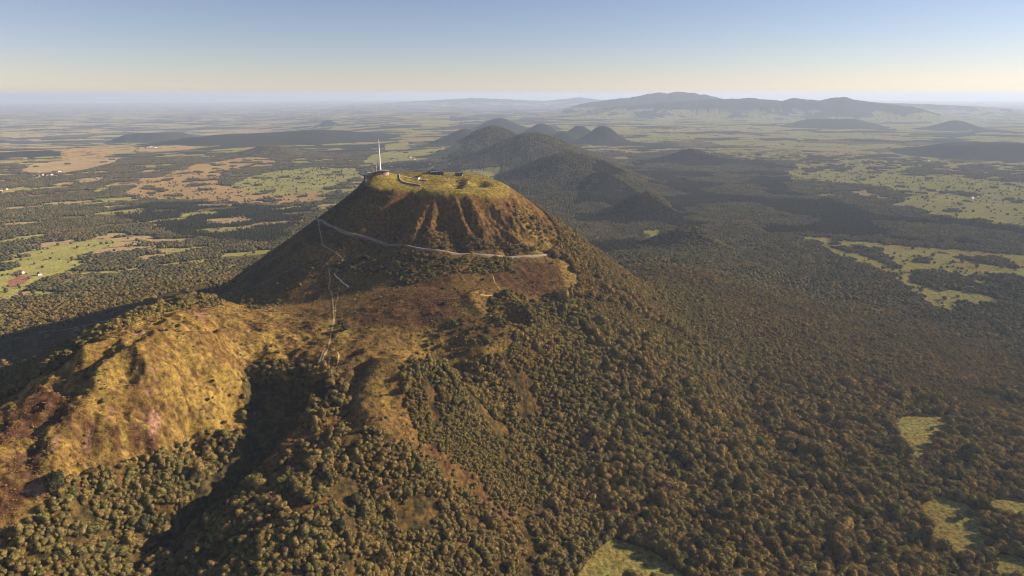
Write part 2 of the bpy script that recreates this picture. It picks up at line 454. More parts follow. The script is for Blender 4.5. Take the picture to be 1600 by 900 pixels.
P_GULLYWOOD = poly([(480,575),(520,575),(540,600),(540,650),(500,680),(470,665),(490,620)])
P_RED = [poly(p) for p in ([(570,465),(620,440),(700,430),(740,470),(690,505),(600,510),(560,500)],[(760,435),(790,412),(870,415),(885,450),(850,468),(800,455)],[(4,640),(60,606),(120,612),(112,640),(90,670),(50,695),(4,710)],[(4,725),(60,690),(85,700),(78,740),(40,800),(4,815)],[(540,650),(560,610),(600,620),(590,665)])]
P_PINK = [poly(p) for p in ([(35,770),(62,745),(76,770),(70,782)],[(130,700),(142,675),(146,690),(136,708)],[(166,655),(172,638),(180,640),(172,655)],[(228,660),(240,645),(252,650),(246,680),(236,684)],[(208,520),(222,514),(230,520),(214,526)],[(378,520),(388,513),(396,516),(386,522)],[(305,491),(325,487),(322,496),(308,497)],[(230,577),(245,574),(248,581),(234,583)],[(160,560),(172,556),(176,562),(166,566)],[(224,611),(240,608),(244,614),(230,618)],[(80,700),(90,680),(92,692),(84,708)])]
P_MEADOWS = [poly(p) for p in ([(895,910),(922,868),(956,843),(1004,856),(1046,878),(1078,910)],[(1438,788),(1468,776),(1510,788),(1536,812),(1562,848),(1540,868),(1486,870),(1456,842)],[(1528,792),(1568,776),(1640,790),(1640,836),(1590,808),(1550,802)],[(1553,872),(1580,866),(1640,890),(1640,905),(1560,905)],[(1405,656),(1440,646),(1490,650),(1474,682),(1462,696),(1444,730),(1424,712),(1408,688)])]
P_SCRUB = [poly(p) for p in ([(640,600),(700,640),(760,690),(830,760),(840,800),(780,780),(700,720),(660,695),(632,640)],[(880,470),(960,478),(1060,520),(1085,545),(1000,522),(920,492)],[(1340,570),(1450,590),(1640,640),(1640,668),(1450,622)],[(900,420),(935,440),(945,470),(910,460)])]
P_RIGHTMEADOW = poly([(1238,368),(1300,372),(1400,383),(1500,390),(1640,402),(1640,470),(1570,470),(1515,486),(1472,486),(1440,462),(1385,432),(1310,398)])
P_RIGHTDARK = [poly(p) for p in ([(1418,432),(1440,424),(1500,428),(1520,440),(1500,455),(1470,452),(1440,445)],[(1515,455),(1560,430),(1640,438),(1640,470),(1560,468)],[(1290,384),(1340,386),(1380,400),(1400,420),(1350,400)],[(1490,400),(1560,402),(1580,415),(1520,412)])]
P_FIELDS = [(poly(p), c) for p, c in (
 ([(1225,266),(1300,268),(1390,272),(1500,276),(1640,290),(1640,318),(1500,300),(1440,294),(1390,291),(1300,286),(1235,280)],'g'),
 ([(1405,310),(1440,303),(1500,306),(1580,316),(1640,330),(1640,358),(1540,350),(1460,336),(1420,324)],'g'),
 ([(1380,287),(1440,290),(1440,300),(1385,296)],'g'),
 ([(1000,362),(1030,357),(1064,357),(1058,365),(1012,367)],'g'),
 ([(1335,300),(1360,302),(1400,312),(1390,315),(1340,306)],'t'),
 ([(720,266),(745,263),(785,262),(776,274),(750,277),(724,275)],'g'),
 ([(560,262),(580,240),(640,236),(690,231),(720,236),(700,244),(650,250),(600,256)],'g'),
 ([(598,226),(640,222),(642,232),(600,235)],'g'),
 ([(690,228),(720,222),(722,232),(690,236)],'t'),
 ([(190,302),(235,280),(300,258),(360,247),(425,246),(432,253),(400,258),(350,268),(345,290),(430,303),(520,300),(500,316),(455,322),(400,318),(330,316),(240,312)],'o'),
 ([(362,288),(400,272),(450,265),(500,262),(560,262),(566,276),(500,300),(430,304),(380,298)],'g'),
 ([(-40,428),(0,424),(60,410),(130,399),(138,411),(70,440),(20,462),(-40,470)],'g'),
 ([(10,440),(28,431),(56,431),(40,443),(14,450)],'r'),
 ([(14,398),(80,386),(150,373),(195,378),(100,405),(20,411)],'g'),
 ([(0,372),(60,366),(110,362),(70,372),(0,384)],'g'),
 ([(30,268),(60,255),(120,248),(190,246),(180,256),(100,272)],'t'),
 ([(38,306),(58,300),(64,305),(50,309)],'r'),
 ([(95,238),(150,234),(185,236),(160,246),(95,250)],'o'),
 ([(140,300),(190,282),(180,292),(150,304)],'g'),
 ([(70,292),(120,280),(168,275),(165,279),(100,290)],'t'),
 ([(200,320),(270,312),(330,316),(240,330)],'f'),
 ([(300,360),(395,352),(398,358),(340,366)],'g'),
 ([(160,460),(215,458),(230,466),(180,474)],'g'),
)]
P_CONIFER = poly([(150,335),(240,318),(330,318),(460,324),(500,316),(430,380),(300,372),(230,352)])
P_DARKWOOD = [poly(p) for p in ([(870,350),(900,300),(1000,250),(1240,252),(1230,300),(1400,330),(1640,360),(1640,395),(1400,375),(1240,362),(1000,385),(900,372)],[(640,270),(600,258),(650,252),(700,246),(725,265),(722,278)])]
P_RIGHTPLAIN = poly([(830,172),(1000,164),(1300,166),(1640,172),(1640,360),(1400,300),(1240,268),(1150,245),(1000,222),(900,200)])

C_YEL = np.array((0.27, 0.178, 0.047)); C_OCH = np.array((0.175, 0.102, 0.034)); C_RED = np.array((0.088, 0.043, 0.024)); C_PNK = np.array((0.27, 0.145, 0.098))
C_OLV = np.array((0.105, 0.076, 0.026)); C_FOR = np.array((0.034, 0.030, 0.014)); C_GRN = np.array((0.27, 0.245, 0.075)); C_TAN = np.array((0.33, 0.235, 0.12))
C_SUM = np.array((0.27, 0.205, 0.046)); C_ROCK = np.array((0.21, 0.105, 0.05)); C_SOIL = np.array((0.24, 0.11, 0.075)); C_SHADE_GR = np.array((0.050, 0.040, 0.022))  # last tone: grass darkened, shade put into its colour
C_WOODFAR = np.array((0.040, 0.043, 0.026)); C_MEAD = np.array((0.27, 0.205, 0.058))

def mixc(a, c, m):
    return a + (c - a) * m[:, None]

def land(x, y, z=None):
    """albedo (N,3), woodland density 0..1, wood kind (0 mixed, 1 conifer, 2 big beech), shrub density, region id"""
    x = np.asarray(x, float); y = np.asarray(y, float)
    N = len(x); r = np.hypot(x, y); az = np.degrees(np.arctan2(x, y))
    wa = np.clip(r * 0.006, 3, 60)
    wx = x + wa * fbm(x / (wa * 7), y / (wa * 7), 301, 3); wy = y + wa * fbm(x / (wa * 7), y / (wa * 7), 305, 3)
    n1 = fbm(x / 60, y / 60, 311, 4); n2 = fbm(x / 14, y / 14, 315, 3); n3 = fbm(x / 260, y / 260, 318, 3)
    alb = np.tile(C_FOR, (N, 1)); wood = np.ones(N); kind = np.zeros(N, int); shrub = np.zeros(N); reg = np.zeros(N, int)
    jx = wx + 9 * n2 + rng.normal(0, 3.0, N); jy = wy + 9 * n1 + rng.normal(0, 3.0, N)
    # --- the far country: parcels of wood and field
    far = r > 2300
    if far.any():
        i = np.nonzero(far)[0]
        xx, yy = wx[i], wy[i]
        ca, sa = math.cos(0.5), math.sin(0.5)
        ux = (xx * ca + yy * sa); uy = (-xx * sa + yy * ca)
        big = r[i] > 9000
        h1, e1 = cells(ux / 230, uy / 120, 401); h2, e2 = cells(ux / 700, uy / 420, 411)
        hv = np.where(big, h2, h1); ee = np.where(big, e2, e1)
        clump = fbm(x[i] / 1500, y[i] / 1500, 421, 4)
        pf = 0.40 + 0.75 * clump
        rp = inside(x[i], y[i], P_RIGHTPLAIN)
        pf = np.where(rp, 0.80 + 0.9 * clump, pf)
        pf = pf + 0.16 * sstep(7000, 14000, r[i]) * (az[i] < -5)
        dk = np.zeros(len(i), bool)
        for P in P_DARKWOOD: dk |= inside(xx, yy, P)
        pf = np.where(dk, -1, pf)
        hl = np.zeros(len(i))
        for bx, by, hh, w, k in HL:
            hl = np.maximum(hl, 1 - np.hypot(x[i] - bx, y[i] - by) / (1.25 * w))
        pf = np.where(hl > 0, -1, pf)
        pf = np.where((r[i] < 3600) & (az[i] > 2), -1, pf)
        pf = np.where((ranges(x[i], y[i]) > 230), -1, pf)
        fld = (hv < pf) & (ee > 0.05)
        tone = _hash(np.floor(hv * 1e6), np.zeros(len(i)), 9)
        pale = np.where(rp, 0.15, 0.42)
        cf = np.where((tone < pale)[:, None], C_TAN, np.where((tone > 0.86)[:, None], C_OLV * 1.3, C_GRN))
        wv = 0.85 + 0.5 * fbm(x[i] / 700, y[i] / 700, 431, 3)
        a = np.where(fld[:, None], cf, C_WOODFAR[None] * wv[:, None])
        a = np.where((fld & (ee < 0.09) & ~big)[:, None], C_WOODFAR, a)
        wd_ = np.where(fld, 0.0, 1.0)
        for P, c in P_FIELDS:
            m = inside(xx, yy, P)
            cc = {'g': C_GRN, 't': C_TAN, 'o': C_TAN * np.array((1.0, .92, .75)), 'r': C_SOIL, 'f': C_WOODFAR}[c]
            var = 1 + 0.25 * fbm(x[i] / 200, y[i] / 90, 441, 3)
            a = np.where(m[:, None], cc[None] * var[:, None], a)
            sp = (fbm(x[i] / 160, y[i] / 160, 445, 3) > (0.42 if c in 'gt' else 0.24)) & m & (c != 'r')
            a = np.where(sp[:, None], C_WOODFAR, a)
            wd_ = np.where(m, np.where(sp, 0.8, 1.0 if c == 'f' else 0.0), wd_)
        m = inside(xx, yy, P_RIGHTMEADOW)
        sp = fbm(x[i] / 120, y[i] / 120, 451, 3) > 0.30
        for P in P_RIGHTDARK: sp |= inside(xx, yy, P)
        tm = sstep(-0.3, 0.5, fbm(x[i] / 230, y[i] / 230, 455, 3))[:, None]
        a = np.where(m[:, None], np.where(sp[:, None], C_WOODFAR, (C_GRN * (1 - tm) + C_MEAD * tm) * 1.05), a)
        wd_ = np.where(m, np.where(sp, 0.75, 0.03), wd_)
        alb[i] = a; wood[i] = wd_
        kind[i] = np.where(inside(x[i], y[i], P_CONIFER) | (dk & (fbm(x[i] / 500, y[i] / 500, 457, 3) > 0.0)), 1, 0)
        reg[i] = np.where(m & (r[i] < 6000), 9, 0)
    nr = ~far
    i = np.nonzero(nr | (r < 3300))[0]
    xx, yy = wx[i], wy[i]; X, Y = x[i], y[i]
    a = alb[i]; w = wood[i]; k = kind[i]; s = shrub[i]; g = reg[i]
    m1, m2, m3 = n1[i], n2[i], n3[i]
    # woods of the lower right grow bigger
    k = np.where((r[i] < 2300) & (X + 0.12 * Y + 60 * m3 > 250) & (Y < 1500) & (m1 + 0.5 * m3 > -0.25), 2, k)
    k = np.where((k == 0) & (r[i] < 1150) & (X < 60 + 40 * m1), 3, k)
    a = np.where((k == 3)[:, None], mixc(np.tile(C_OCH * 0.8, (len(i), 1)), C_FOR * 1.3, sstep(-0.3, 0.3, m2)), a)
    for P in P_SCRUB: k = np.where(inside(xx + 12 * m2, yy + 12 * m1, P), 4, k)
    # heath
    mh = inside(xx, yy, P_HEATH)
    cr, cphi, cu, cv = cone_polar(xx, yy)
    dphi = np.degrees(cphi)
    rlim = ang_interp(cphi, [(-180,420),(-120,520),(-90,560),(-60,480),(-40,360),(-20,345),(0,335),(30,320),(55,300),(75,285),(90,270),(120,260),(150,330)])
    mc = (cr < rlim) & ~mh
    heath = mh | mc
    t = sstep(-0.25, 0.35, m1 + 0.6 * m2)
    ha = mixc(np.tile(C_OCH, (len(i), 1)), C_OLV, sstep(-0.1, 0.5, m2 - 0.5 * m1))
    mm = inside(xx, yy, P_MOUND)
    m4 = fbm(X / 7, Y / 7, 325, 2)
    ha = np.where(mm[:, None], mixc(mixc(np.tile(C_YEL, (len(i), 1)), C_OCH, sstep(-0.35, 0.25, m1 + 0.5 * m2 + 0.4 * m4)), C_RED, sstep(0.0, 0.42, m2 * 0.6 + 0.5 * m3 + 0.4 * m4 - 0.02) * 0.85), ha)
    rd = np.zeros(len(i))
    for P in P_RED: rd = np.maximum(rd, inside(jx[i], jy[i], P))
    ha = mixc(ha, C_RED, rd * (0.35 + 0.65 * sstep(-0.35, 0.2, m2 + 0.5 * m1)))
    ha = mixc(ha, C_YEL, inside(jx[i], jy[i], P_YELLOW) * sstep(-0.45, -0.1, -m2))
    ha = mixc(ha, C_OCH * 1.15, inside(jx[i], jy[i], P_SPUR) * sstep(-0.2, 0.3, m1 + 0.1))
    for P in P_FRINGE: ha = mixc(ha, C_YEL, inside(jx[i], jy[i], P) * 0.85 * sstep(-0.4, 0.1, -m2 + 0.15))
    for P in P_PINK: ha = mixc(ha, C_PNK, inside(x[i] + 3 * m2, y[i] + 3 * m1, P) * 0.9)
    # the mountain itself: shaded left and sunlit right put into its colours
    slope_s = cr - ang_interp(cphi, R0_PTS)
    ca_ = mixc(np.tile(C_SHADE_GR, (len(i), 1)), C_OLV * 1.2, sstep(-0.3, 0.4, m1))
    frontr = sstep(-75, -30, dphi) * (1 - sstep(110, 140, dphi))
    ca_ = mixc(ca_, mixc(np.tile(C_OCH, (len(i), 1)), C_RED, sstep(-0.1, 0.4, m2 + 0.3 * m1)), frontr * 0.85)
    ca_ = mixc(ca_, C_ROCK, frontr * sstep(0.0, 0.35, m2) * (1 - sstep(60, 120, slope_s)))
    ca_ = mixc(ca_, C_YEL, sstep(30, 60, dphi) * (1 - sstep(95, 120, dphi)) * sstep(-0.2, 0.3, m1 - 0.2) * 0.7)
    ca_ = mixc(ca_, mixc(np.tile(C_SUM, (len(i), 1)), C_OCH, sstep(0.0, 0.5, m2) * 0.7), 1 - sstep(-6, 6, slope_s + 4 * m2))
    top = cr < 330
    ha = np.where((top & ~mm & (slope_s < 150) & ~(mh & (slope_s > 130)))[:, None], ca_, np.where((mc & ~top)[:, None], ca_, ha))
    # yellow rim of the heath, bright edge on the right shoulder
    fr = np.zeros(len(i), bool)
    for P in P_FRINGE[4:5]: fr |= inside(jx[i], jy[i], P)
    ha = mixc(ha, C_YEL, fr * 0.7)
    a = np.where(heath[:, None], ha, a); w = np.where(heath, 0.0, w)
    g = np.where(mm, 2, np.where(mh, 3, np.where(mc, 1, g)))
    g = np.where((cr < 300) & ~mm & (g > 0), 1, g)
    s = np.where(heath & ~mm, 0.06, s); s = np.where(mm, 0.03 + 0.10 * (m2 > 0.25), s)
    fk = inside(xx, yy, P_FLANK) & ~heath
    a = np.where(fk[:, None], mixc(np.tile(C_SHADE_GR, (len(i), 1)), C_OLV, sstep(-0.2, 0.5, m1)), a); w = np.where(fk, 0.03, w); g = np.where(fk, 1, g); s = np.where(fk, 0.05, s)  # the flank's shade is put into its dark grass tone
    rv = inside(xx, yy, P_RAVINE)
    a = np.where(rv[:, None], mixc(np.tile(C_SHADE_GR, (len(i), 1)), C_OLV, sstep(-0.3, 0.3, m2)), a); w = np.where(rv, 0, w); g = np.where(rv, 4, g); s = np.where(rv, 0.02, s)  # shade of the ravine floor is painted in with the dark grass
    m = inside(jx[i], jy[i], P_GULLYWOOD); w = np.where(m, 0.85, w); g = np.where(m, 0, g); k = np.where(m, 3, k); a = np.where(m[:, None], C_FOR, a)
    for P in P_PATCH:
        m = inside(jx[i], jy[i], P) & (m2 > -0.35)
        a = np.where(m[:, None], mixc(np.tile(C_OCH, (len(i), 1)), C_RED, sstep(-0.2, 0.4, m2)), a); w = np.where(m, 0.12, w); s = np.where(m, 0.3, s)
    for q, P in enumerate(P_MEADOWS):
        m = inside(xx, yy, P)
        a = np.where(m[:, None], mixc(np.tile(C_MEAD, (len(i), 1)), C_GRN, sstep(-0.3, 0.4, m1)), a); w = np.where(m, 0, w); g = np.where(m, 5 + min(q, 3), g)
    m = inside(xx, yy, P_RIGHTMEADOW) & (r[i] <= 2300)
    a = np.where(m[:, None], C_MEAD, a); w = np.where(m, 0.05, w)
    alb[i] = a; wood[i] = w; kind[i] = k; shrub[i] = s; reg[i] = g
    return alb, wood, kind, shrub, reg

# ------------------------------------------------------------------ materials
def mat(name):
    m = bpy.data.materials.new(name); m.use_nodes = True
    t = m.node_tree
    for n in list(t.nodes): t.nodes.remove(n)
    out = t.nodes.new('ShaderNodeOutputMaterial')
    return m, t, out

def nd(t, kind, **kw):
    n = t.nodes.new(kind)
    for k, v in kw.items():
        if k in n.inputs: n.inputs[k].default_value = v
        else: setattr(n, k, v)
    return n

def ground_material():
    m, t, out = mat('ground_cover')
    at_ = nd(t, 'ShaderNodeAttribute', attribute_name='albedo')
    geo = nd(t, 'ShaderNodeNewGeometry')
    n1 = nd(t, 'ShaderNodeTexNoise', Scale=0.16, Detail=5.0, Roughness=0.7)
    n2 = nd(t, 'ShaderNodeTexNoise', Scale=0.55, Detail=3.0, Roughness=0.65)
    t.links.new(geo.outputs['Position'], n1.inputs['Vector']); t.links.new(geo.outputs['Position'], n2.inputs['Vector'])
    mr = nd(t, 'ShaderNodeMapRange'); mr.inputs['From Min'].default_value = 0.34; mr.inputs['From Max'].default_value = 0.66
    mr.inputs['To Min'].default_value = 0.3; mr.inputs['To Max'].default_value = 1.6
    t.links.new(n1.outputs['Fac'], mr.inputs['Value'])
    mu = nd(t, 'ShaderNodeVectorMath', operation='SCALE')
    t.links.new(at_.outputs['Color'], mu.inputs[0]); t.links.new(mr.outputs['Result'], mu.inputs['Scale'])
    b = nd(t, 'ShaderNodeBump'); b.inputs['Distance'].default_value = 2.4
    am = nd(t, 'ShaderNodeMath', operation='ADD'); t.links.new(n1.outputs['Fac'], am.inputs[0])
    sc = nd(t, 'ShaderNodeMath', operation='MULTIPLY'); sc.inputs[1].default_value = 0.5
    t.links.new(n2.outputs['Fac'], sc.inputs[0]); t.links.new(sc.outputs[0], am.inputs[1])
    t.links.new(am.outputs[0], b.inputs['Height']); t.links.new(at_.outputs['Alpha'], b.inputs['Strength'])
    d = nd(t, 'ShaderNodeBsdfDiffuse', Roughness=0.6)
    t.links.new(mu.outputs[0], d.inputs['Color']); t.links.new(b.outputs['Normal'], d.inputs['Normal'])
    t.links.new(d.outputs[0], out.inputs['Surface'])
    return m
M_GROUND = ground_material()

def leaf_material(name, cols):
    m, t, out = mat(name)
    oi = nd(t, 'ShaderNodeObjectInfo')
    geo = nd(t, 'ShaderNodeNewGeometry')
    n = nd(t, 'ShaderNodeTexNoise', Scale=0.006, Detail=3.0)
    t.links.new(oi.outputs['Location'], n.inputs['Vector'])
    a = nd(t, 'ShaderNodeMath', operation='MULTIPLY_ADD'); a.inputs[1].default_value = 0.46; t.links.new(oi.outputs['Random'], a.inputs[0])
    b = nd(t, 'ShaderNodeMath', operation='MULTIPLY_ADD'); b.inputs[1].default_value = 1.6; b.inputs[2].default_value = -0.52
    t.links.new(n.outputs['Fac'], b.inputs[0]); t.links.new(b.outputs[0], a.inputs[2])
    rp = nd(t, 'ShaderNodeValToRGB')
    el = rp.color_ramp.elements
    while len(el) > 1: el.remove(el[-1])
    for k, c in enumerate(cols):
        e = el[0] if k == 0 else el.new(k / (len(cols) - 1))
        e.position = k / (len(cols) - 1); e.color = (*c, 1)
    t.links.new(a.outputs[0], rp.inputs['Fac'])
    mr = nd(t, 'ShaderNodeMapRange'); mr.inputs['To Min'].default_value = 0.5; mr.inputs['To Max'].default_value = 1.5
    t.links.new(geo.outputs['Random Per Island'], mr.inputs['Value'])
    mu = nd(t, 'ShaderNodeVectorMath', operation='SCALE')
    t.links.new(rp.outputs['Color'], mu.inputs[0]); t.links.new(mr.outputs['Result'], mu.inputs['Scale'])
    d = nd(t, 'ShaderNodeBsdfDiffuse', Roughness=0.5); tr = nd(t, 'ShaderNodeBsdfTranslucent')
    mx = nd(t, 'ShaderNodeMixShader'); mx.inputs[0].default_value = 0.16
    t.links.new(mu.outputs[0], d.inputs['Color']); t.links.new(mu.outputs[0], tr.inputs['Color'])
    t.links.new(d.outputs[0], mx.inputs[1]); t.links.new(tr.outputs[0], mx.inputs[2]); t.links.new(mx.outputs[0], out.inputs['Surface'])
    return m
BRONZE = (0.218, 0.154, 0.056); OLIVE = (0.182, 0.152, 0.053); DARK = (0.066, 0.062, 0.029); GOLD = (0.290, 0.206, 0.066); RUST = (0.200, 0.124, 0.054)
M_LEAF = leaf_material('autumn_leaves', [DARK, OLIVE, OLIVE, BRONZE, OLIVE, BRONZE, GOLD, RUST, BRONZE])
M_LEAFS = {'dark green': leaf_material('dark_leaves', [DARK, (0.05, 0.05, 0.022)]), 'olive': leaf_material('olive_leaves', [OLIVE, (0.085, 0.078, 0.028)]),
           'bronze': leaf_material('bronze_leaves', [BRONZE, (0.11, 0.075, 0.03)]), 'golden': leaf_material('golden_leaves', [GOLD, (0.15, 0.10, 0.04)])}
M_FARLEAF = leaf_material('far_leaves', [(0.06, 0.058, 0.030), (0.115, 0.100, 0.043), (0.075, 0.070, 0.034), (0.15, 0.110, 0.047), (0.12, 0.103, 0.043)])
M_NEEDLE = leaf_material('needles', [(0.030, 0.034, 0.019), (0.042, 0.042, 0.022), (0.05, 0.042, 0.026)])
def plain(name, col, rough=0.8, var=0.0, scale=1.0):
    m, t, out = mat(name)
    p = nd(t, 'ShaderNodeBsdfPrincipled', Roughness=rough)
    p.inputs['Base Color'].default_value = (*col, 1)
    if var:
        n = nd(t, 'ShaderNodeTexNoise', Scale=scale, Detail=3.0)
        g = nd(t, 'ShaderNodeTexCoord'); t.links.new(g.outputs['Object'], n.inputs['Vector'])
        mr = nd(t, 'ShaderNodeMapRange'); mr.inputs['To Min'].default_value = 1 - var; mr.inputs['To Max'].default_value = 1 + var
        t.links.new(n.outputs['Fac'], mr.inputs['Value'])
        mu = nd(t, 'ShaderNodeVectorMath', operation='SCALE'); mu.inputs[0].default_value = col
        t.links.new(mr.outputs['Result'], mu.inputs['Scale']); t.links.new(mu.outputs[0], p.inputs['Base Color'])
    t.links.new(p.outputs[0], out.inputs['Surface'])
    return m
M_BARK = plain('bark', (0.09, 0.07, 0.05), 0.9, 0.3, 2.0)

# ------------------------------------------------------------------ mesh helpers
def np_mesh(name, verts, faces, material, smooth=True):
    me = bpy.data.meshes.new(name)
    verts = np.asarray(verts, np.float32); faces = np.asarray(faces, np.int32); k = faces.shape[1]
    me.vertices.add(len(verts)); me.vertices.foreach_set('co', verts.ravel())
    me.loops.add(faces.size); me.loops.foreach_set('vertex_index', faces.ravel())
    me.polygons.add(len(faces)); me.polygons.foreach_set('loop_start', np.arange(0, faces.size, k, dtype=np.int32))
    me.polygons.foreach_set('loop_total', np.full(len(faces), k, np.int32))
    me.update(calc_edges=True)
    if smooth: me.polygons.foreach_set('use_smooth', np.ones(len(faces), bool))
    if material: me.materials.append(material)
    return me

def link(name, me, parent=None, **props):
    o = bpy.data.objects.new(name, me); COL.objects.link(o)
    if parent is not None: o.parent = parent
    for k, v in props.items(): o[k] = v
    return o

# ------------------------------------------------------------------ the ground, split into its named pieces
gx_, gy_ = GXX.ravel(), GYY.ravel()
parts_ = [land(gx_[i:i + 100000], gy_[i:i + 100000]) for i in range(0, len(gx_), 100000)]
G_ALB = np.concatenate([p[0] for p in parts_]); G_REG = np.concatenate([p[4] for p in parts_])
G_VERT = np.stack([gx_, gy_, GZ.ravel()], -1)
ii, jj = np.meshgrid(np.arange(NR - 1), np.arange(NA - 1), indexing='ij')
G_F = np.stack([ii * NA + jj, (ii + 1) * NA + jj, (ii + 1) * NA + jj + 1, ii * NA + jj + 1], -1).reshape(-1, 4)[:, ::-1]
freg = G_REG[G_F[:, 0]]
galpha = np.clip(1.0 - np.hypot(gx_, gy_) / 3200.0, 0, 1) * 0.8
REGS = {0: 'terrain', 1: 'mountain', 2: 'grassy_hill', 3: 'heath', 4: 'ravine', 5: 'meadow', 6: 'meadow', 7: 'meadow', 8: 'meadow', 9: 'meadow'}
for rid, nm in REGS.items():
    fs = G_F[freg == rid]
    if not len(fs): continue
    used, inv = np.unique(fs, return_inverse=True)
    V = G_VERT[used]; F = inv.reshape(-1, 4); A = np.concatenate([G_ALB[used], galpha[used][:, None]], 1)
    if rid == 0:
        # the same land carried on all round, coarsely, outside the frame
        a2 = np.radians(np.arange(AZ1, 360 + AZ0 + 1e-6, 2.0)); r2 = np.concatenate([[30.0, 150.0], rs[::24], rs[-1:]])
        X2 = r2[:, None] * np.sin(a2)[None]; Y2 = r2[:, None] * np.cos(a2)[None]
        Z2 = np.clip(height(np.clip(X2, -1e9, 1e9), Y2), -260, 140)
        base = len(V); n2 = len(a2)
        i2, j2 = np.meshgrid(np.arange(len(r2) - 1), np.arange(n2 - 1), indexing='ij')
        F2 = np.stack([i2 * n2 + j2, (i2 + 1) * n2 + j2, (i2 + 1) * n2 + j2 + 1, i2 * n2 + j2 + 1], -1).reshape(-1, 4)[:, ::-1] + base
        V = np.concatenate([V, np.stack([X2, Y2, Z2], -1).reshape(-1, 3)]); F = np.concatenate([F, F2])
        # and the ground right under the camera
        a3 = np.radians(np.linspace(AZ0, AZ1, 20)); r3 = np.array([30.0, 150.0, 260.0, 381.0])
        X3 = r3[:, None] * np.sin(a3)[None]; Y3 = r3[:, None] * np.cos(a3)[None]; Z3 = height(X3, Y3)
        base = len(V); n3 = len(a3)
        i3, j3 = np.meshgrid(np.arange(3), np.arange(n3 - 1), indexing='ij')
        F3 = np.stack([i3 * n3 + j3, (i3 + 1) * n3 + j3, (i3 + 1) * n3 + j3 + 1, i3 * n3 + j3 + 1], -1).reshape(-1, 4)[:, ::-1] + base
        V = np.concatenate([V, np.stack([X3, Y3, Z3], -1).reshape(-1, 3)]); F = np.concatenate([F, F3])
        A = np.concatenate([A, np.tile([0.05, 0.05, 0.025, 0.0], (len(V) - len(A), 1))])
    me = np_mesh(nm, V, F, M_GROUND)
    ca = me.color_attributes.new('albedo', 'FLOAT_COLOR', 'POINT')
    ca.data.foreach_set('color', A.astype(np.float32).ravel())
    o = link(nm, me, kind='structure')

# ------------------------------------------------------------------ trees
def ico(sub):
    bm = bmesh.new(); bmesh.ops.create_icosphere(bm, subdivisions=sub, radius=1.0)
    v = np.array([w.co[:] for w in bm.verts]); f = np.array([[w.index for w in q.verts] for q in bm.faces]); bm.free()
    return v, f

def lumps(v, seed, amp, freq):
    q = np.random.default_rng(seed)
    c = q.normal(size=(26, 3)); c /= np.linalg.norm(c, axis=1)[:, None]
    d = v @ c.T
    b = np.max(np.clip(1 - (1 - d) * freq, 0, 1) ** 0.5 * q.uniform(0.5, 1.0, 26), axis=1)
    return 1 - amp + amp * 1.35 * b

def crown_mesh(name, seed, leaves, sub, material, squash=0.8, cone_=False):
    """an uneven crown of radius about 1 standing on z=0: lumpy boughs with leaf sprays breaking the outline"""
    q = np.random.default_rng(seed)
    v, f = ico(sub)
    k = lumps(v, seed, 0.42, 5.0)
    if cone_:
        zz = (v[:, 2] + 1) / 2
        rad = (1 - zz) ** 0.75 * 0.62 + 0.03
        h = np.hypot(v[:, 0], v[:, 1]) + 1e-6
        V = np.stack([v[:, 0] / h * rad * k * np.minimum(h * 3, 1), v[:, 1] / h * rad * k * np.minimum(h * 3, 1), zz * 2.5], -1)
    else:
        lc = q.normal(size=(5, 3)) * np.array((.42, .42, .30)); lr = q.uniform(.50, .72, 5)
        lc *= np.minimum(1, 0.9 * lr / (np.linalg.norm(lc, axis=1) + 1e-6))[:, None]
        dv = v @ lc.T; far_ = dv + np.sqrt(np.maximum(lr ** 2 - (lc ** 2).sum(1) + dv ** 2, 0))
        V = v * (far_.max(1) * (0.35 + 0.65 * k) * 1.12)[:, None]
        V[:, 2] = V[:, 2] * squash + 0.95
        V[:, 2] = np.where(V[:, 2] < 0.5, 0.5 + (V[:, 2] - 0.5) * 0.6, V[:, 2])
    verts = [V]; faces = [f]; base = len(V)
    if leaves:
        pick = q.integers(0, len(f), leaves)
        cen = V[f[pick]].mean(1); nrm = np.cross(V[f[pick, 1]] - V[f[pick, 0]], V[f[pick, 2]] - V[f[pick, 0]])
        nrm /= np.linalg.norm(nrm, axis=1)[:, None] + 1e-9
        a = q.normal(size=(leaves, 3)) * 0.5 + nrm; a /= np.linalg.norm(a, axis=1)[:, None]
        b = np.cross(a, q.normal(size=(leaves, 3))); b /= np.linalg.norm(b, axis=1)[:, None] + 1e-9
        c = np.cross(a, b)
        s = q.uniform(0.08, 0.21, (leaves, 1)); p = cen + nrm * q.uniform(0.0, 0.17, (leaves, 1))
        tri = np.stack([p + b * s, p - b * s * 0.6 + c * s * 0.8, p - b * s * 0.6 - c * s * 0.8 + nrm * s * 0.5], 1).reshape(-1, 3)
        verts.append(tri); faces.append(np.arange(leaves * 3).reshape(-1, 3) + base)
    return np_mesh(name, np.concatenate(verts), np.concatenate(faces), material, smooth=False)

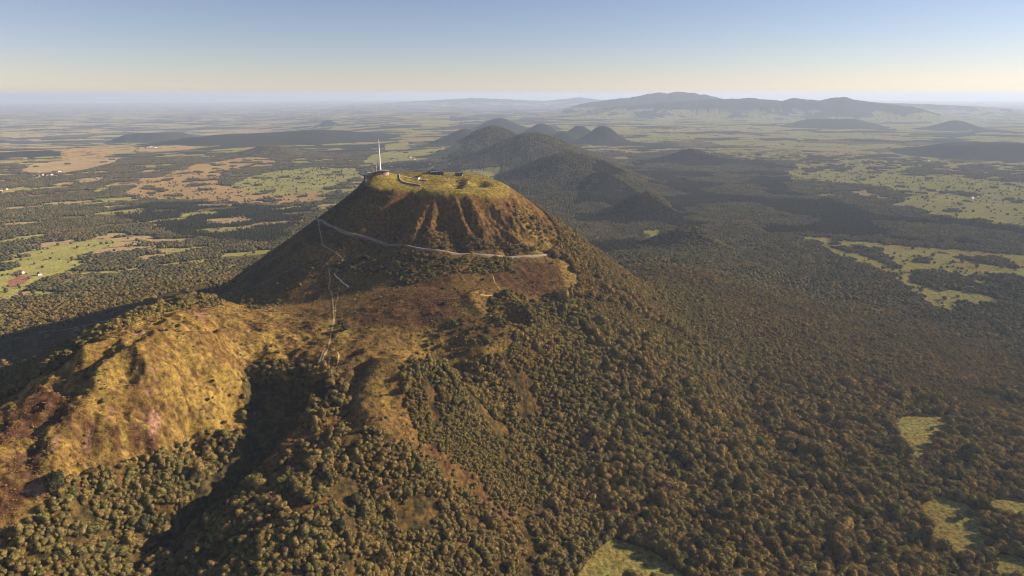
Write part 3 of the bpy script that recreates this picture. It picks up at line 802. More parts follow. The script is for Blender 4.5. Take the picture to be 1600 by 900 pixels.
def tile_mesh(name, seed, n, w, rad, material, cone_=False):
    q = np.random.default_rng(seed)
    vs = []; fs = []; b = 0
    v, f = ico(1)
    for k in range(n):
        kk = lumps(v, seed * 50 + k, 0.35, 4.0)
        r = rad * q.uniform(0.65, 1.25)
        if cone_:
            zz = (v[:, 2] + 1) / 2; h = np.hypot(v[:, 0], v[:, 1]) + 1e-6; rd = ((1 - zz) * 0.62 + 0.02)
            V = np.stack([v[:, 0] / h * rd, v[:, 1] / h * rd, zz * 2.6], -1) * r
        else:
            V = v * kk[:, None] * r; V[:, 2] = V[:, 2] * 0.85 + r * 0.95
        g = int(math.ceil(math.sqrt(n)))
        V = V + np.array([((k % g) + q.uniform(0.1, 0.9)) / g * w - w / 2, ((k // g) + q.uniform(0.1, 0.9)) / g * w - w / 2, -rad * 0.2])
        vs.append(V); fs.append(f + b); b += len(v)
    return np_mesh(name, np.concatenate(vs), np.concatenate(fs), material, smooth=False)

def scatter_group(name, sources):
    """geometry nodes: instance the sources on points carrying idx, scl and turn"""
    g = bpy.data.node_groups.new(name, 'GeometryNodeTree')
    g.interface.new_socket('Geometry', in_out='INPUT', socket_type='NodeSocketGeometry')
    g.interface.new_socket('Geometry', in_out='OUTPUT', socket_type='NodeSocketGeometry')
    gi = g.nodes.new('NodeGroupInput'); go = g.nodes.new('NodeGroupOutput')
    jn = g.nodes.new('GeometryNodeJoinGeometry')
    for s in reversed(sources):   # join keeps the last link first
        o = g.nodes.new('GeometryNodeObjectInfo'); o.inputs['Object'].default_value = s; o.inputs['As Instance'].default_value = True
        o.transform_space = 'ORIGINAL'
        g.links.new(o.outputs['Geometry'], jn.inputs[0])
    ip = g.nodes.new('GeometryNodeInstanceOnPoints'); ip.inputs['Pick Instance'].default_value = True
    def na(n, t):
        a = g.nodes.new('GeometryNodeInputNamedAttribute'); a.data_type = t; a.inputs['Name'].default_value = n
        return a.outputs['Attribute']
    g.links.new(gi.outputs[0], ip.inputs['Points']); g.links.new(jn.outputs[0], ip.inputs['Instance'])
    g.links.new(na('idx', 'INT'), ip.inputs['Instance Index']); g.links.new(na('turn', 'FLOAT_VECTOR'), ip.inputs['Rotation']); g.links.new(na('scl', 'FLOAT_VECTOR'), ip.inputs['Scale'])
    g.links.new(ip.outputs[0], go.inputs[0])
    return g

def scatter(name, group, x, y, z, idx, scl, label, tilt=None):
    n = len(x)
    me = bpy.data.meshes.new(name); me.vertices.add(n)
    me.vertices.foreach_set('co', np.stack([x, y, z], -1).astype(np.float32).ravel())
    a = me.attributes.new('idx', 'INT', 'POINT'); a.data.foreach_set('value', np.asarray(idx, np.int32))
    q = np.random.default_rng(n)
    t = np.zeros((n, 3), np.float32); t[:, 2] = q.uniform(0, 6.28, n); t[:, 0] = q.uniform(-.1, .1, n)
    if tilt is not None:
        t[:, 0] = 0; t[:, 1] = tilt[0]; t[:, 2] = tilt[1]
    a = me.attributes.new('turn', 'FLOAT_VECTOR', 'POINT'); a.data.foreach_set('vector', t.ravel())
    a = me.attributes.new('scl', 'FLOAT_VECTOR', 'POINT'); a.data.foreach_set('vector', np.asarray(scl, np.float32).ravel())
    o = link(name, me, kind='stuff', label=label)
    md = o.modifiers.new('scatter', 'NODES'); md.node_group = group
    return o

def hidden_source(name, me):
    return bpy.data.objects.new(name, me)   # only a pattern for the instances, never in the scene

NV = 6
SRC_CROWN = [hidden_source('crown', crown_mesh('crown', 100 + k, 520, 3, M_LEAF, 0.72 + 0.05 * k)) for k in range(NV)]
SRC_FIR = [hidden_source('crown', crown_mesh('crown', 140 + k, 200, 2, M_NEEDLE, cone_=True)) for k in range(2)]
SRC_FAR = [hidden_source('grove', tile_mesh('grove', 160 + k, 20, 44, 6.2, M_FARLEAF)) for k in range(4)] + [hidden_source('grove', tile_mesh('grove', 170 + k, 25, 44, 5.6, M_NEEDLE, True)) for k in range(3)]
SRC_ONE = [hidden_source('far_tree', tile_mesh('far_tree', 180 + k, 1, 1, 6.5, M_FARLEAF)) for k in range(3)]
NG_NEAR = scatter_group('near_wood', SRC_CROWN + SRC_FIR)
NG_FAR = scatter_group('far_wood', SRC_FAR + SRC_ONE)

def jitter_grid(sp, r0, r1, az0=-45, az1=45, amt=0.85):
    xs = np.arange(r1 * math.sin(R(az0)), r1 * math.sin(R(az1)), sp); ys = np.arange(r0 * 0.65, r1, sp)
    X, Y = np.meshgrid(xs, ys); X = X.ravel(); Y = Y.ravel()
    X = X + rng.uniform(-.5, .5, len(X)) * sp * amt; Y = Y + rng.uniform(-.5, .5, len(Y)) * sp * amt
    r = np.hypot(X, Y); a = np.degrees(np.arctan2(X, Y))
    k = (r > r0) & (r < r1) & (a > az0) & (a < az1)
    return X[k], Y[k]

def in_view(x, y, z, mg=60):
    px, py, dep = project(x, y, z)
    return (dep > 10) & (px > -mg * 3) & (px < 1600 + mg * 3) & (py > -50) & (py < 900 + mg * 2)

# near woods
tx = []; ty = []; ts = []; ti = []
for sp, kk_ in ((5.8, 0), (9.6, 2), (4.4, 3), (3.6, 4)):
    X, Y = jitter_grid(sp, 420, 2350)
    al, w, k, s, g = land(X, Y)
    isbig = (k == kk_) | ((kk_ == 0) & (k == 1))
    sizen = fbm(X / 110, Y / 110, 601, 2)
    keep = (rng.uniform(0, 1, len(X)) < w * 0.95) & isbig
    gap = fbm(X / 45, Y / 45, 611, 2)
    keep &= gap > {0: -0.62, 2: -0.6, 3: -0.22, 4: -0.5}[kk_]
    X, Y, k, sizen = X[keep], Y[keep], k[keep], sizen[keep]
    rad = sp * (0.62 + 0.16 * sizen) * np.exp(rng.normal(0, {0: 0.22, 2: 0.24, 3: 0.34, 4: 0.25}[kk_], len(X)))
    tx.append(X); ty.append(Y); ts.append(rad)
    ti.append(np.where((k == 1), NV + rng.integers(0, 2, len(X)), rng.integers(0, NV, len(X))))
TX = np.concatenate(tx); TY = np.concatenate(ty); TS = np.concatenate(ts); TI = np.concatenate(ti)
TZ = zq(TX, TY)
kv = in_view(TX, TY, TZ)
TX, TY, TS, TI, TZ = TX[kv], TY[kv], TS[kv], TI[kv], TZ[kv]
print('near trees', len(TX))

# ------------------------------------------------------------------ the trees that show largest stand as things of their own
LANDMARKS = [('the bottom-edge clearing', 985, 878), ('the lower meadow with the bush clump', 1490, 825), ('the narrow sunlit glade', 1440, 690), ('the shaded ravine', 340, 780), ('the rust-brown clearing', 450, 812),
 ('the yellow slope foot', 300, 715), ('the tip of the rust heather spur', 655, 705), ('the dark knoll of the lower wood', 1115, 715), ('the ravine mouth', 220, 880), ('the pink scree patch', 62, 770), ('the pale scrub band', 760, 745)]
tpx, tpy, tdep = project(TX, TY, TZ)
vis = (tpx > 6) & (tpx < 1594) & (tpy < 893)
score = np.where(vis, TS / tdep, 0)
order = np.argsort(-score)[:280]
# the solitary trees that stand out on open ground
LONERS = [(1500,812,5.5,'olive','round bush clump standing alone in the pale lower meadow'),(1514,804,4.5,'dark green','smaller dark bush beside the bush clump in the pale lower meadow'),
 (540,516,5.5,'dark green','dark round tree casting a green ring on the heath by the trail'),(533,508,4.0,'dark green','smaller dark tree uphill of the round heath tree by the trail'),
 (1031,838,6.5,'bronze','bronze tree jutting over the bottom-edge clearing'),(1046,848,7.0,'dark green','dark broad tree shading the corner of the bottom-edge clearing'),
 (248,770,4.5,'golden','gold-green tree on the bank above the ravine mouth'),(205,845,5.0,'golden','bright olive-gold tree alone at the ravine mouth'),
 (262,872,5.0,'golden','orange-gold tree on the shaded ravine floor'),(360,695,4.0,'golden','yellow bush at the lower corner of the bright yellow slope'),
 (388,640,2.6,'olive','small bush on the lit edge of the dark hollow'),(325,627,2.2,'dark green','single dark bush in the middle of the bright yellow slope'),
 (333,598,2.0,'dark green','small dark bush near the top of the bright yellow slope'),(1455,672,3.5,'olive','low olive bush in the narrow sunlit glade'),
 (1468,682,5.5,'bronze','bronze tree throwing shade into the narrow sunlit glade'),(1540,838,7.0,'bronze','bronze tree on the shaded side of the pale lower meadow'),
 (1590,818,7.5,'bronze','big rounded bronze tree between the two lower meadows'),(1562,838,6.5,'olive','olive tree in the clump between the two lower meadows'),
 (1550,812,6.0,'bronze','bronze tree at the top of the clump between the lower meadows'),(1575,845,7.0,'dark green','dark tree at the foot of the clump between the lower meadows')]
def side(dx, dy, far):
    w = 'just ' if far < 45 else ('a little ' if far < 90 else 'well ')
    if far < 14: return 'at'
    if abs(dx) > 1.3 * abs(dy): return w + ('left of' if dx < 0 else 'right of')
    if abs(dy) > 1.3 * abs(dx): return w + ('above' if dy < 0 else 'below')
    return w + ('above left of' if dx < 0 and dy < 0 else 'above right of' if dy < 0 else 'below left of' if dx < 0 else 'below right of')
def limb_mesh(seed):
    q = np.random.default_rng(seed); bm = bmesh.new()
    def taper(p0, p1, r0, r1, n=6):
        p0 = Vector(p0); p1 = Vector(p1); ax = (p1 - p0).normalized(); e = ax.orthogonal().normalized(); f = ax.cross(e)
        a = [bm.verts.new(p0 + (e * math.cos(6.2832 * i / n) + f * math.sin(6.2832 * i / n)) * r0) for i in range(n)]
        b = [bm.verts.new(p1 + (e * math.cos(6.2832 * i / n) + f * math.sin(6.2832 * i / n)) * r1) for i in range(n)]
        for i in range(n): bm.faces.new((a[i], a[(i + 1) % n], b[(i + 1) % n], b[i]))
        bm.faces.new(b)
    taper((0, 0, -0.35), (0.02, 0.02, 0.75), 0.085, 0.05)
    for k in range(5):
        an = k * 1.256 + q.uniform(-.4, .4)
        taper((0.02, 0.02, 0.35 + 0.08 * k), (math.cos(an) * 0.6, math.sin(an) * 0.6, 0.8 + 0.1 * k), 0.035, 0.012, 5)
    me = bpy.data.meshes.new('trunk'); bm.to_mesh(me); bm.free(); me.materials.append(M_BARK)
    return me
TRUNKS = [limb_mesh(k) for k in range(3)]
CROWNS = {}
for cn, m in M_LEAFS.items():
    for k in range(NV):
        me = SRC_CROWN[k].data.copy(); me.materials.clear(); me.materials.append(m); me.name = 'crown'; CROWNS[(cn, k)] = me
def plant(name, x, y, z, s, sz, cn, k, label, group, cat, trunk=True):
    e = bpy.data.objects.new(name, None); COL.objects.link(e); e.empty_display_size = 0.1
    e.location = (x, y, z); e.scale = (s, s, sz); e.rotation_euler = (0, 0, rng.uniform(0, 6.28))
    e['label'] = label; e['category'] = cat
    if group: e['group'] = group
    link('crown', CROWNS[(cn, k)], e)
    if trunk: link('trunk', TRUNKS[k % 3], e)
    return e
cnames = ['dark green', 'olive', 'olive', 'bronze', 'bronze', 'golden']
med = np.median(TS[order])
for q in order:
    d = [math.hypot(tpx[q] - a, tpy[q] - b) for _, a, b in LANDMARKS]
    j = int(np.argmin(d)); lm = side(tpx[q] - LANDMARKS[j][1], tpy[q] - LANDMARKS[j][2], d[j]) + ' ' + LANDMARKS[j][0]
    cn = cnames[int(rng.integers(0, 6))]
    size = 'large' if TS[q] > med * 1.25 else ('small' if TS[q] < med * 0.8 else ('tall' if rng.uniform() < .4 else 'round'))
    hz = {'tall': rng.uniform(1.25, 1.5), 'round': rng.uniform(.85, 1.1)}.get(size, rng.uniform(.9, 1.2))
    plant('broadleaf_tree', TX[q], TY[q], TZ[q], TS[q], TS[q] * hz, cn, int(TI[q] % NV), f'{size} {cn} tree {lm}', f'{size} {cn} trees {lm}', 'tree')
for px, py, s, cn, lab in LONERS:
    x, y = at(px, py); plant('broadleaf_tree', x, y, float(zq(np.array([x]), np.array([y]))[0]), s, s * 1.0, cn, int(rng.integers(0, NV)), lab, None, 'tree')
rest = np.ones(len(TX), bool); rest[order] = False
scatter('forest', NG_NEAR, TX[rest], TY[rest], TZ[rest], TI[rest], np.stack([TS[rest] * rng.uniform(.82, 1.2, rest.sum()), TS[rest] * rng.uniform(.82, 1.2, rest.sum()), TS[rest] * rng.uniform(.75, 1.4, rest.sum())], -1), 'autumn wood of rounded bronze and olive crowns covering the lower slopes')

# shrubs on the heath
SHRUBZ = [(poly(p), dn, nm) for p, dn, nm in (
 ([(640,378),(660,362),(700,372),(760,378),(830,385),(850,392),(820,397),(700,394)], 0.62, 'above the road round the mountain'),
 ([(590,400),(640,398),(700,404),(760,408),(760,430),(700,428),(640,445),(600,430)], 0.62, 'on the heath just below the mountain road'),
 ([(540,395),(600,392),(620,440),(560,430),(520,425)], 0.4, 'beside the zigzag trail'),
 ([(740,404),(800,404),(800,425),(760,430)], 0.7, 'in the thicket under the road bend'),
 ([(745,470),(800,455),(840,470),(830,500),(800,530),(770,520)], 0.55, 'round the small dark crater'),
 ([(660,520),(720,500),(790,510),(790,545),(720,560),(660,548)], 0.22, 'scattered over the heath bowl'),
 ([(610,555),(640,560),(700,572),(640,572)], 0.3, 'on the rim of the heath bowl'),
 ([(378,580),(400,562),(480,560),(490,585),(440,592)], 0.45, 'at the head of the dark hollow'),
 ([(300,470),(345,466),(350,478),(320,482)], 0.4, 'on the far shoulder of the grassy hill'),
 ([(390,482),(430,468),(440,474),(400,488)], 0.5, 'in the dark strip behind the grassy hill'),
 ([(800,320),(860,352),(880,382),(850,378),(810,350)], 0.22, 'on the sunny flank of the mountain'),
 ([(10,600),(60,575),(140,535),(190,505),(100,575),(20,622)], 0.16, 'along the shaded edge of the grassy hill'),
 ([(240,720),(300,690),(380,675),(385,690),(320,720),(260,745)], 0.45, 'along the foot of the yellow slope'))]
X, Y = jitter_grid(4.6, 560, 1750, -42, 20)
al, w, k, s, g = land(X, Y)
s = np.where(g > 0, s, 0); zone = np.full(len(X), -1)
for q, (P, dn, nm) in enumerate(SHRUBZ):
    m = inside(X + 6 * fbm(X / 30, Y / 30, 701, 2), Y, P) & (w < 0.5); s = np.where(m, dn, s); zone = np.where(m, q, zone)
kp = (rng.uniform(0, 1, len(X)) < s * (0.65 + 1.2 * sstep(-0.2, 0.3, fbm(X / 26, Y / 26, 705, 2))))
cr_, cp_, _, _ = cone_polar(X, Y)
kp &= np.hypot(X - PT[0][0], Y - PT[0][1]) > 24
kp &= (edge_dist(X, Y, ring) > 6.5) & (edge_dist(X, Y, trail) > 4) & ~((cr_ < ang_interp(cp_, R0_PTS) + 4) & (rng.uniform(0, 1, len(X)) < .93))
X, Y, zone, g = X[kp], Y[kp], zone[kp], g[kp]
Z = zq(X, Y); S = np.exp(rng.normal(0.80, 0.38, len(X))) * np.where(zone >= 0, 1.1, 0.55)
px, py, dep = project(X, Y, Z)
_st = np.linspace(0.0, 1.0, 60)[1:-2]
def seen(x, y, z):
    ok = np.ones(len(x), bool)
    for t in _st: ok &= CAM_Z + (z + 2.0 - CAM_Z) * t > zq(x * t, y * t) - 0.5
    return ok
vs_ = seen(X, Y, Z) & (px > 2) & (px < 1598) & (py < 895)
sc_ = np.where(vs_, S / dep, 0); od = np.argsort(-sc_)[:290]
NMS = ['on open heath below the mountain', 'on the slope of the mountain']
for q in od:
    cn = ['dark green', 'olive', 'bronze'][int(rng.integers(0, 3))]; sz_ = 'large' if S[q] > np.median(S[od]) * 1.2 else 'small'
    where = SHRUBZ[zone[q]][2] if zone[q] >= 0 else {1: 'on the grassy face of the mountain', 2: 'dotted on the grassy hill', 3: 'on the open heath by the trail', 4: 'on the shaded ravine floor'}.get(int(g[q]), 'on the open heath')
    if zone[q] >= 0:
        zc = SHRUBZ[zone[q]][0].mean(0); zx, zy, _ = project(zc[0], zc[1], float(zq(zc[:1], zc[1:])[0])); where = where + ', ' + ('left' if px[q] < zx - 15 else 'right' if px[q] > zx + 15 else 'middle') + (' near side' if py[q] > zy + 5 else ' far side' if py[q] < zy - 5 else ' part')
    plant('shrub', X[q], Y[q], Z[q] - 0.25 * S[q], S[q], S[q] * rng.uniform(.75, 1.05), cn, int(rng.integers(0, NV)), f'{sz_} {cn} shrub {where}', f'{sz_} {cn} shrubs {where}', 'shrub', trunk=False)
rest = np.ones(len(X), bool); rest[od] = False
print('shrubs', len(X))
scatter('scrub', NG_NEAR, X[rest], Y[rest], Z[rest] - 0.25 * S[rest], rng.integers(0, NV, rest.sum()), np.stack([S[rest]] * 2 + [S[rest] * .9], -1), 'dark low scrub dotted over the heath and mountain')

# grass and heather tufts
M_TUFT = leaf_material('heath_tufts', [(0.10, 0.05, 0.022), (0.17, 0.10, 0.034), (0.24, 0.155, 0.045), (0.20, 0.125, 0.04), (0.30, 0.20, 0.055), (0.14, 0.085, 0.03)])
SRC_TUFT = [hidden_source('tuft', crown_mesh('tuft', 190 + k, 40, 1, M_TUFT, 0.55)) for k in range(3)]
X, Y = jitter_grid(3.3, 600, 1800, -42, 12)
al, w, k, s, g = land(X, Y)
kp = ((g == 2) | (g == 3) | (g == 1)) & (rng.uniform(0, 1, len(X)) < 0.75 * sstep(-0.35, 0.25, fbm(X / 16, Y / 16, 731, 3)) * np.where(g == 1, 0.45, 1))
kp &= (edge_dist(X, Y, ring) > 4) & (edge_dist(X, Y, trail) > 2.5)
X, Y = X[kp], Y[kp]; Z = zq(X, Y); kv = in_view(X, Y, Z); X, Y, Z = X[kv], Y[kv], Z[kv]; S = np.exp(rng.normal(-0.25, 0.3, len(X)))
print('tufts', len(X))
scatter('heath_tufts', scatter_group('tufts', SRC_TUFT), X, Y, Z - 0.45 * S, rng.integers(0, 3, len(X)), np.stack([S * 1.2, S * 1.2, S * .9], -1), 'tussocks of dry grass and heather over the heath and grassy hill')

# far woods
X, Y = jitter_grid(40, 2250, 8200, -41, 41, 0.5)
al, w, k, s, g = land(X, Y)
kp = rng.uniform(0, 1, len(X)) < np.where(w > 0.5, w, 0)
fx, fy, fi = X[kp], Y[kp], np.where(k[kp] == 1, 4 + rng.integers(0, 3, kp.sum()), rng.integers(0, 4, kp.sum()))
fs = rng.uniform(.95, 1.2, len(fx))
X, Y = jitter_grid(22, 2250, 6800, -41, 41)
al, w, k, s, g = land(X, Y)
cl = fbm(X / 90, Y / 90, 721, 3)
kp = (w < 0.5) & (rng.uniform(0, 1, len(X)) < w + 0.55 * sstep(0.02, 0.45, cl) + 0.03)
fx = np.concatenate([fx, X[kp]]); fy = np.concatenate([fy, Y[kp]]); fi = np.concatenate([fi, 7 + rng.integers(0, 3, kp.sum())]); fs = np.concatenate([fs, rng.uniform(.6, 1.3, kp.sum())])
fz = zq(fx, fy); kv = in_view(fx, fy, fz)
fx, fy, fz, fi, fs = fx[kv], fy[kv], fz[kv], fi[kv], fs[kv]
dgx = (zq(fx + 25, fy) - zq(fx - 25, fy)) / 50; dgy = (zq(fx, fy + 25) - zq(fx, fy - 25)) / 50
ft = np.arctan(np.hypot(dgx, dgy)); fphi = np.arctan2(-dgy, -dgx); ft = np.where(fi >= 7, 0, ft)
print('far', len(fx))
scatter('far_wood', NG_FAR, fx, fy, fz, fi, np.stack([fs] * 3, -1), 'dark woods and hedgerow trees spread over the plain beyond the mountain', tilt=(ft, fphi))

# ------------------------------------------------------------------ roads and paths
def resample(pts, step):
    out = [pts[0]]
    for a, b in zip(pts[:-1], pts[1:]):
        n = max(1, int(math.hypot(b[0] - a[0], b[1] - a[1]) / step))
        for k in range(1, n + 1): out.append((a[0] + (b[0] - a[0]) * k / n, a[1] + (b[1] - a[1]) * k / n))
    return np.array(out)

def smooth_line(P, n=3):
    for _ in range(n):
        Q = P.copy(); Q[1:-1] = (P[:-2] + 2 * P[1:-1] + P[2:]) / 4; P = Q
    return P

def bench(name, pts, width, lift, material):
    """a level track bed on its own bank"""
    P = smooth_line(resample(pts, 4.0), 25)
    T = np.gradient(P, axis=0); T /= np.linalg.norm(T, axis=1)[:, None] + 1e-9
    Nn = np.stack([-T[:, 1], T[:, 0]], -1); z0 = zq(P[:, 0], P[:, 1])
    z = smooth_line(np.stack([z0, z0], -1), 30)[:, 0] + lift
    vs = []
    for k, dz in ((-.9, -6.0), (-.5, -.05), (-.45, 0), (0, .1), (.45, 0), (.5, -.05), (.9, -6.0)):
        q = P + Nn * (k * width); vs.append(np.stack([q[:, 0], q[:, 1], z + dz], -1))
    V = np.stack(vs, 1); n, c = V.shape[:2]
    i, j = np.meshgrid(np.arange(n - 1), np.arange(c - 1), indexing='ij')
    F = np.stack([i * c + j, (i + 1) * c + j, (i + 1) * c + j + 1, i * c + j + 1], -1).reshape(-1, 4)[:, ::-1]
    return link(name, np_mesh(name, V.reshape(-1, 3), F, material, smooth=False), kind='structure')

def strip(name, pts, width, lift, material, smooth=3, cross=5, wob=0.0, step=4.0):
    P = smooth_line(resample(pts, step), smooth)
    T = np.gradient(P, axis=0); T /= np.linalg.norm(T, axis=1)[:, None] + 1e-9
    Nn = np.stack([-T[:, 1], T[:, 0]], -1)
    w = width * (1 + wob * noise(np.arange(len(P)) * 0.37, np.full(len(P), 3.3), 801))
    vs = []
    for k in np.linspace(-.5, .5, cross):
        q = P + Nn * (k * w)[:, None]
        vs.append(np.stack([q[:, 0], q[:, 1], zq(q[:, 0], q[:, 1]) + lift], -1))
    V = np.stack(vs, 1); n = len(P)
    i, j = np.meshgrid(np.arange(n - 1), np.arange(cross - 1), indexing='ij')
    F = np.stack([i * cross + j, (i + 1) * cross + j, (i + 1) * cross + j + 1, i * cross + j + 1], -1).reshape(-1, 4)[:, ::-1]
    return link(name, np_mesh(name, V.reshape(-1, 3), F, material), kind='structure')
M_TRACK = plain('track_gravel', (0.25, 0.19, 0.135), 0.9, 0.35, 0.15)
M_DIRT = plain('path_dirt', (0.32, 0.23, 0.14), 0.9, 0.3, 0.2)
M_PALE = plain('pale_path', (0.62, 0.52, 0.42), 0.9, 0.2, 0.2)
M_TRAIL = plain('trail_grass', (0.33, 0.24, 0.085), 0.9, 0.3, 0.2)
M_STONE = plain('lava_stone', (0.19, 0.15, 0.13), 0.9, 0.35, 0.6)
bench('railway_track_bed', ring, 5.0, 1.5, M_TRACK)
strip('footpath', [at(*p) for p in ((497,345),(500,362),(504,384))], 2.4, 0.6, M_DIRT)
strip('footpath', [at(*p) for p in ((504,383),(518,392),(530,400),(540,409),(550,416))], 2.4, 0.6, M_DIRT, smooth=1)
strip('footpath', [at(*p) for p in ((550,415),(538,420),(522,428))], 2.4, 0.6, M_DIRT, smooth=1)
strip('footpath', [at(*p) for p in ((522,428),(530,437),(537,444),(546,450))], 2.8, 0.7, M_PALE, smooth=1)  # sunlit stretch: sunlight put into a paler path colour
strip('footpath', [at(*p) for p in ((546,450),(536,455),(522,459))], 2.0, 0.35, M_TRAIL, smooth=1)
strip('footpath', [at(*p) for p in ((514,420),(516,440),(513,450),(519,460),(521,480),(522,500),(519,515),(516,530),(513,545),(506,560),(501,572),(492,590))], 3.0, 0.6, M_TRAIL, wob=.6)
strip('footpath', [at(*p) for p in ((528,458),(525,475),(524,495),(520,512))], 1.8, 0.35, M_TRAIL, wob=.8)
strip('footpath', [at(*p) for p in ((506,546),(514,544),(524,548),(530,556),(529,566),(523,578))], 2.2, 0.35, M_TRAIL, wob=.5)
strip('footpath', [at(*p) for p in ((506,548),(502,560),(497,574),(492,588))], 2.4, 0.4, M_DIRT, wob=.5)
strip('footpath', [at(*p) for p in ((680,466),(720,466),(760,463),(785,458))], 1.1, 0.35, M_TRAIL, wob=.8)
strip('footpath', [at(*p) for p in ((760,417),(770,430),(778,448),(786,458))], 1.3, 0.35, M_TRAIL, wob=.8)
strip('footpath', [at(*p) for p in ((392,452),(420,438),(450,424),(465,416))], 5.0, 0.3, plain('dark_track', (0.10, 0.075, 0.045), 0.9, 0.3, 0.2), wob=.5)
strip('footpath', [at(*p) for p in ((60,520),(120,512),(180,498),(240,478),(300,462))], 5.0, 0.4, M_DIRT, wob=.5)
# on the summit
def sp(u, v): return (AX + u, AY + v)
strip('footpath', [sp(*p) for p in ((-112,62),(-92,50),(-70,40),(-48,28),(-36,14))], 3.2, 0.35, M_PALE)
strip('footpath', [sp(*p) for p in ((-36,14),(-5,12),(30,22),(60,50),(30,60),(-5,66))], 2.6, 0.35, M_DIRT)
strip('footpath', [sp(*p) for p in ((-104,4),(-90,-24),(-60,-42),(-36,-62),(-10,-80),(14,-84),(50,-78),(84,-58),(110,-30),(135,0))], 2.6, 0.35, M_DIRT)
strip('footpath', [sp(*p) for p in ((62,34),(64,8),(62,-16),(62,-40),(50,-66))], 2.8, 0.35, M_DIRT)
strip('footpath', [sp(*p) for p in ((10,-6),(36,-14),(62,-16))], 2.2, 0.35, M_DIRT)

# ------------------------------------------------------------------ things on the summit
M_WHITE = plain('white_paint', (0.80, 0.79, 0.76), 0.6, 0.05, 0.3); M_CREAM = plain('cream_render', (0.46, 0.40, 0.34), 0.85, 0.15, 0.3)
M_DARKROOF = plain('dark_roof', (0.030, 0.028, 0.032), 0.7, 0.3, 0.3); M_GLASS = plain('dark_glass', (0.02, 0.025, 0.03), 0.15)
M_PINK = plain('pink_granite', (0.36, 0.22, 0.18), 0.85, 0.2, 0.4); M_STEEL = plain('grey_steel', (0.45, 0.45, 0.46), 0.45)
M_REDP = plain('red_paint', (0.45, 0.06, 0.04), 0.6); M_TILE = plain('clay_roof', (0.26, 0.115, 0.075), 0.85, 0.3, 0.4)
def box(bm, x0, x1, y0, y1, z0, z1):
    v = [bm.verts.new(p) for p in ((x0,y0,z0),(x1,y0,z0),(x1,y1,z0),(x0,y1,z0),(x0,y0,z1),(x1,y0,z1),(x1,y1,z1),(x0,y1,z1))]
    for f in ((3,2,1,0),(4,5,6,7),(0,1,5,4),(1,2,6,5),(2,3,7,6),(3,0,4,7)): bm.faces.new([v[k] for k in f])
def lathe(bm, prof, n=14, cx=0, cy=0):
    rows = [[bm.verts.new((cx + r * math.cos(6.28318 * k / n), cy + r * math.sin(6.28318 * k / n), z)) for k in range(n)] for r, z in prof]
    for a, b in zip(rows[:-1], rows[1:]):
        for k in range(n): bm.faces.new((a[k], a[(k + 1) % n], b[(k + 1) % n], b[k]))
    bm.faces.new(rows[-1]); bm.faces.new(rows[0][::-1])
def beam(bm, p, q, w):
    p = Vector(p); q = Vector(q); d = (q - p).normalized(); e = d.orthogonal().normalized() * w; f = d.cross(e)
    a = [bm.verts.new(p + s * e + t * f) for s, t in ((-.5,-.5),(.5,-.5),(.5,.5),(-.5,.5))]; b = [bm.verts.new(q + s * e + t * f) for s, t in ((-.5,-.5),(.5,-.5),(.5,.5),(-.5,.5))]
    for k in range(4): bm.faces.new((a[k], a[(k + 1) % 4], b[(k + 1) % 4], b[k]))
    bm.faces.new(b); bm.faces.new(a[::-1])
def part(name, parent, material, fn, **kw):
    bm = bmesh.new(); fn(bm); bmesh.ops.recalc_face_normals(bm, faces=bm.faces)
    me = bpy.data.meshes.new(name); bm.to_mesh(me); bm.free(); me.materials.append(material)
    return link(name, me, parent, **kw)
def thing(name, xy, label, cat, rz=0, dz=0.0, group=None):
    e = bpy.data.objects.new(name, None); COL.objects.link(e); e.empty_display_size = 0.1
    e.location = (xy[0], xy[1], float(zq(np.array([xy[0]]), np.array([xy[1]]))[0]) + dz); e.rotation_euler = (0, 0, rz)
    e['label'] = label; e['category'] = cat
    if group: e['group'] = group
    return e
# the mast
MX = sp(-150, 22)
t_ = thing('antenna_mast', MX, 'tall white tapering television mast on the summit knoll', 'antenna', dz=4.0); t_.scale = (1, 1, .92)
part('mast_foot', t_, M_WHITE, lambda b: lathe(b, [(2.5,-6),(2.5,5),(2.2,7),(2.0,9)]))
part('shaft', t_, M_WHITE, lambda b: lathe(b, [(1.8,9),(1.7,30),(1.35,38),(1.3,52),(0.95,54),(0.85,66)]))
part('tip', t_, M_WHITE, lambda b: lathe(b, [(0.62,66),(0.5,76),(0.2,77.5)], 10))
for zz, rr in ((9.0, 3.2), (30.2, 2.6), (53.5, 2.0)): part('platform', t_, M_STEEL, lambda b: lathe(b, [(rr,zz),(rr,zz+.5)], 16))
part('service_tower', t_, M_STEEL, lambda b: (box(b, -6.6, -3.8, -1.5, 1.3, -6, 15), box(b, -6.2, -4.2, -1.1, .9, 15, 18)))
# round block under it
t_ = thing('mast_building', sp(-141, 8), 'round pink-walled building with a dark flat roof under the white mast', 'building', dz=-1.0)
part('wall', t_, M_PINK, lambda b: lathe(b, [(14,-6),(14,3.0),(13,3.0)], 28))
part('roof', t_, M_DARKROOF, lambda b: lathe(b, [(14.8,3.0),(14.8,4.2),(12,5.2),(4,5.6)], 28))
part('window_band', t_, M_GLASS, lambda b: lathe(b, [(13.7,4.25),(13.5,6.2)], 28))
part('upper_roof', t_, M_STONE, lambda b: lathe(b, [(14.6,6.25),(14.6,6.9),(3,7.4)], 28))
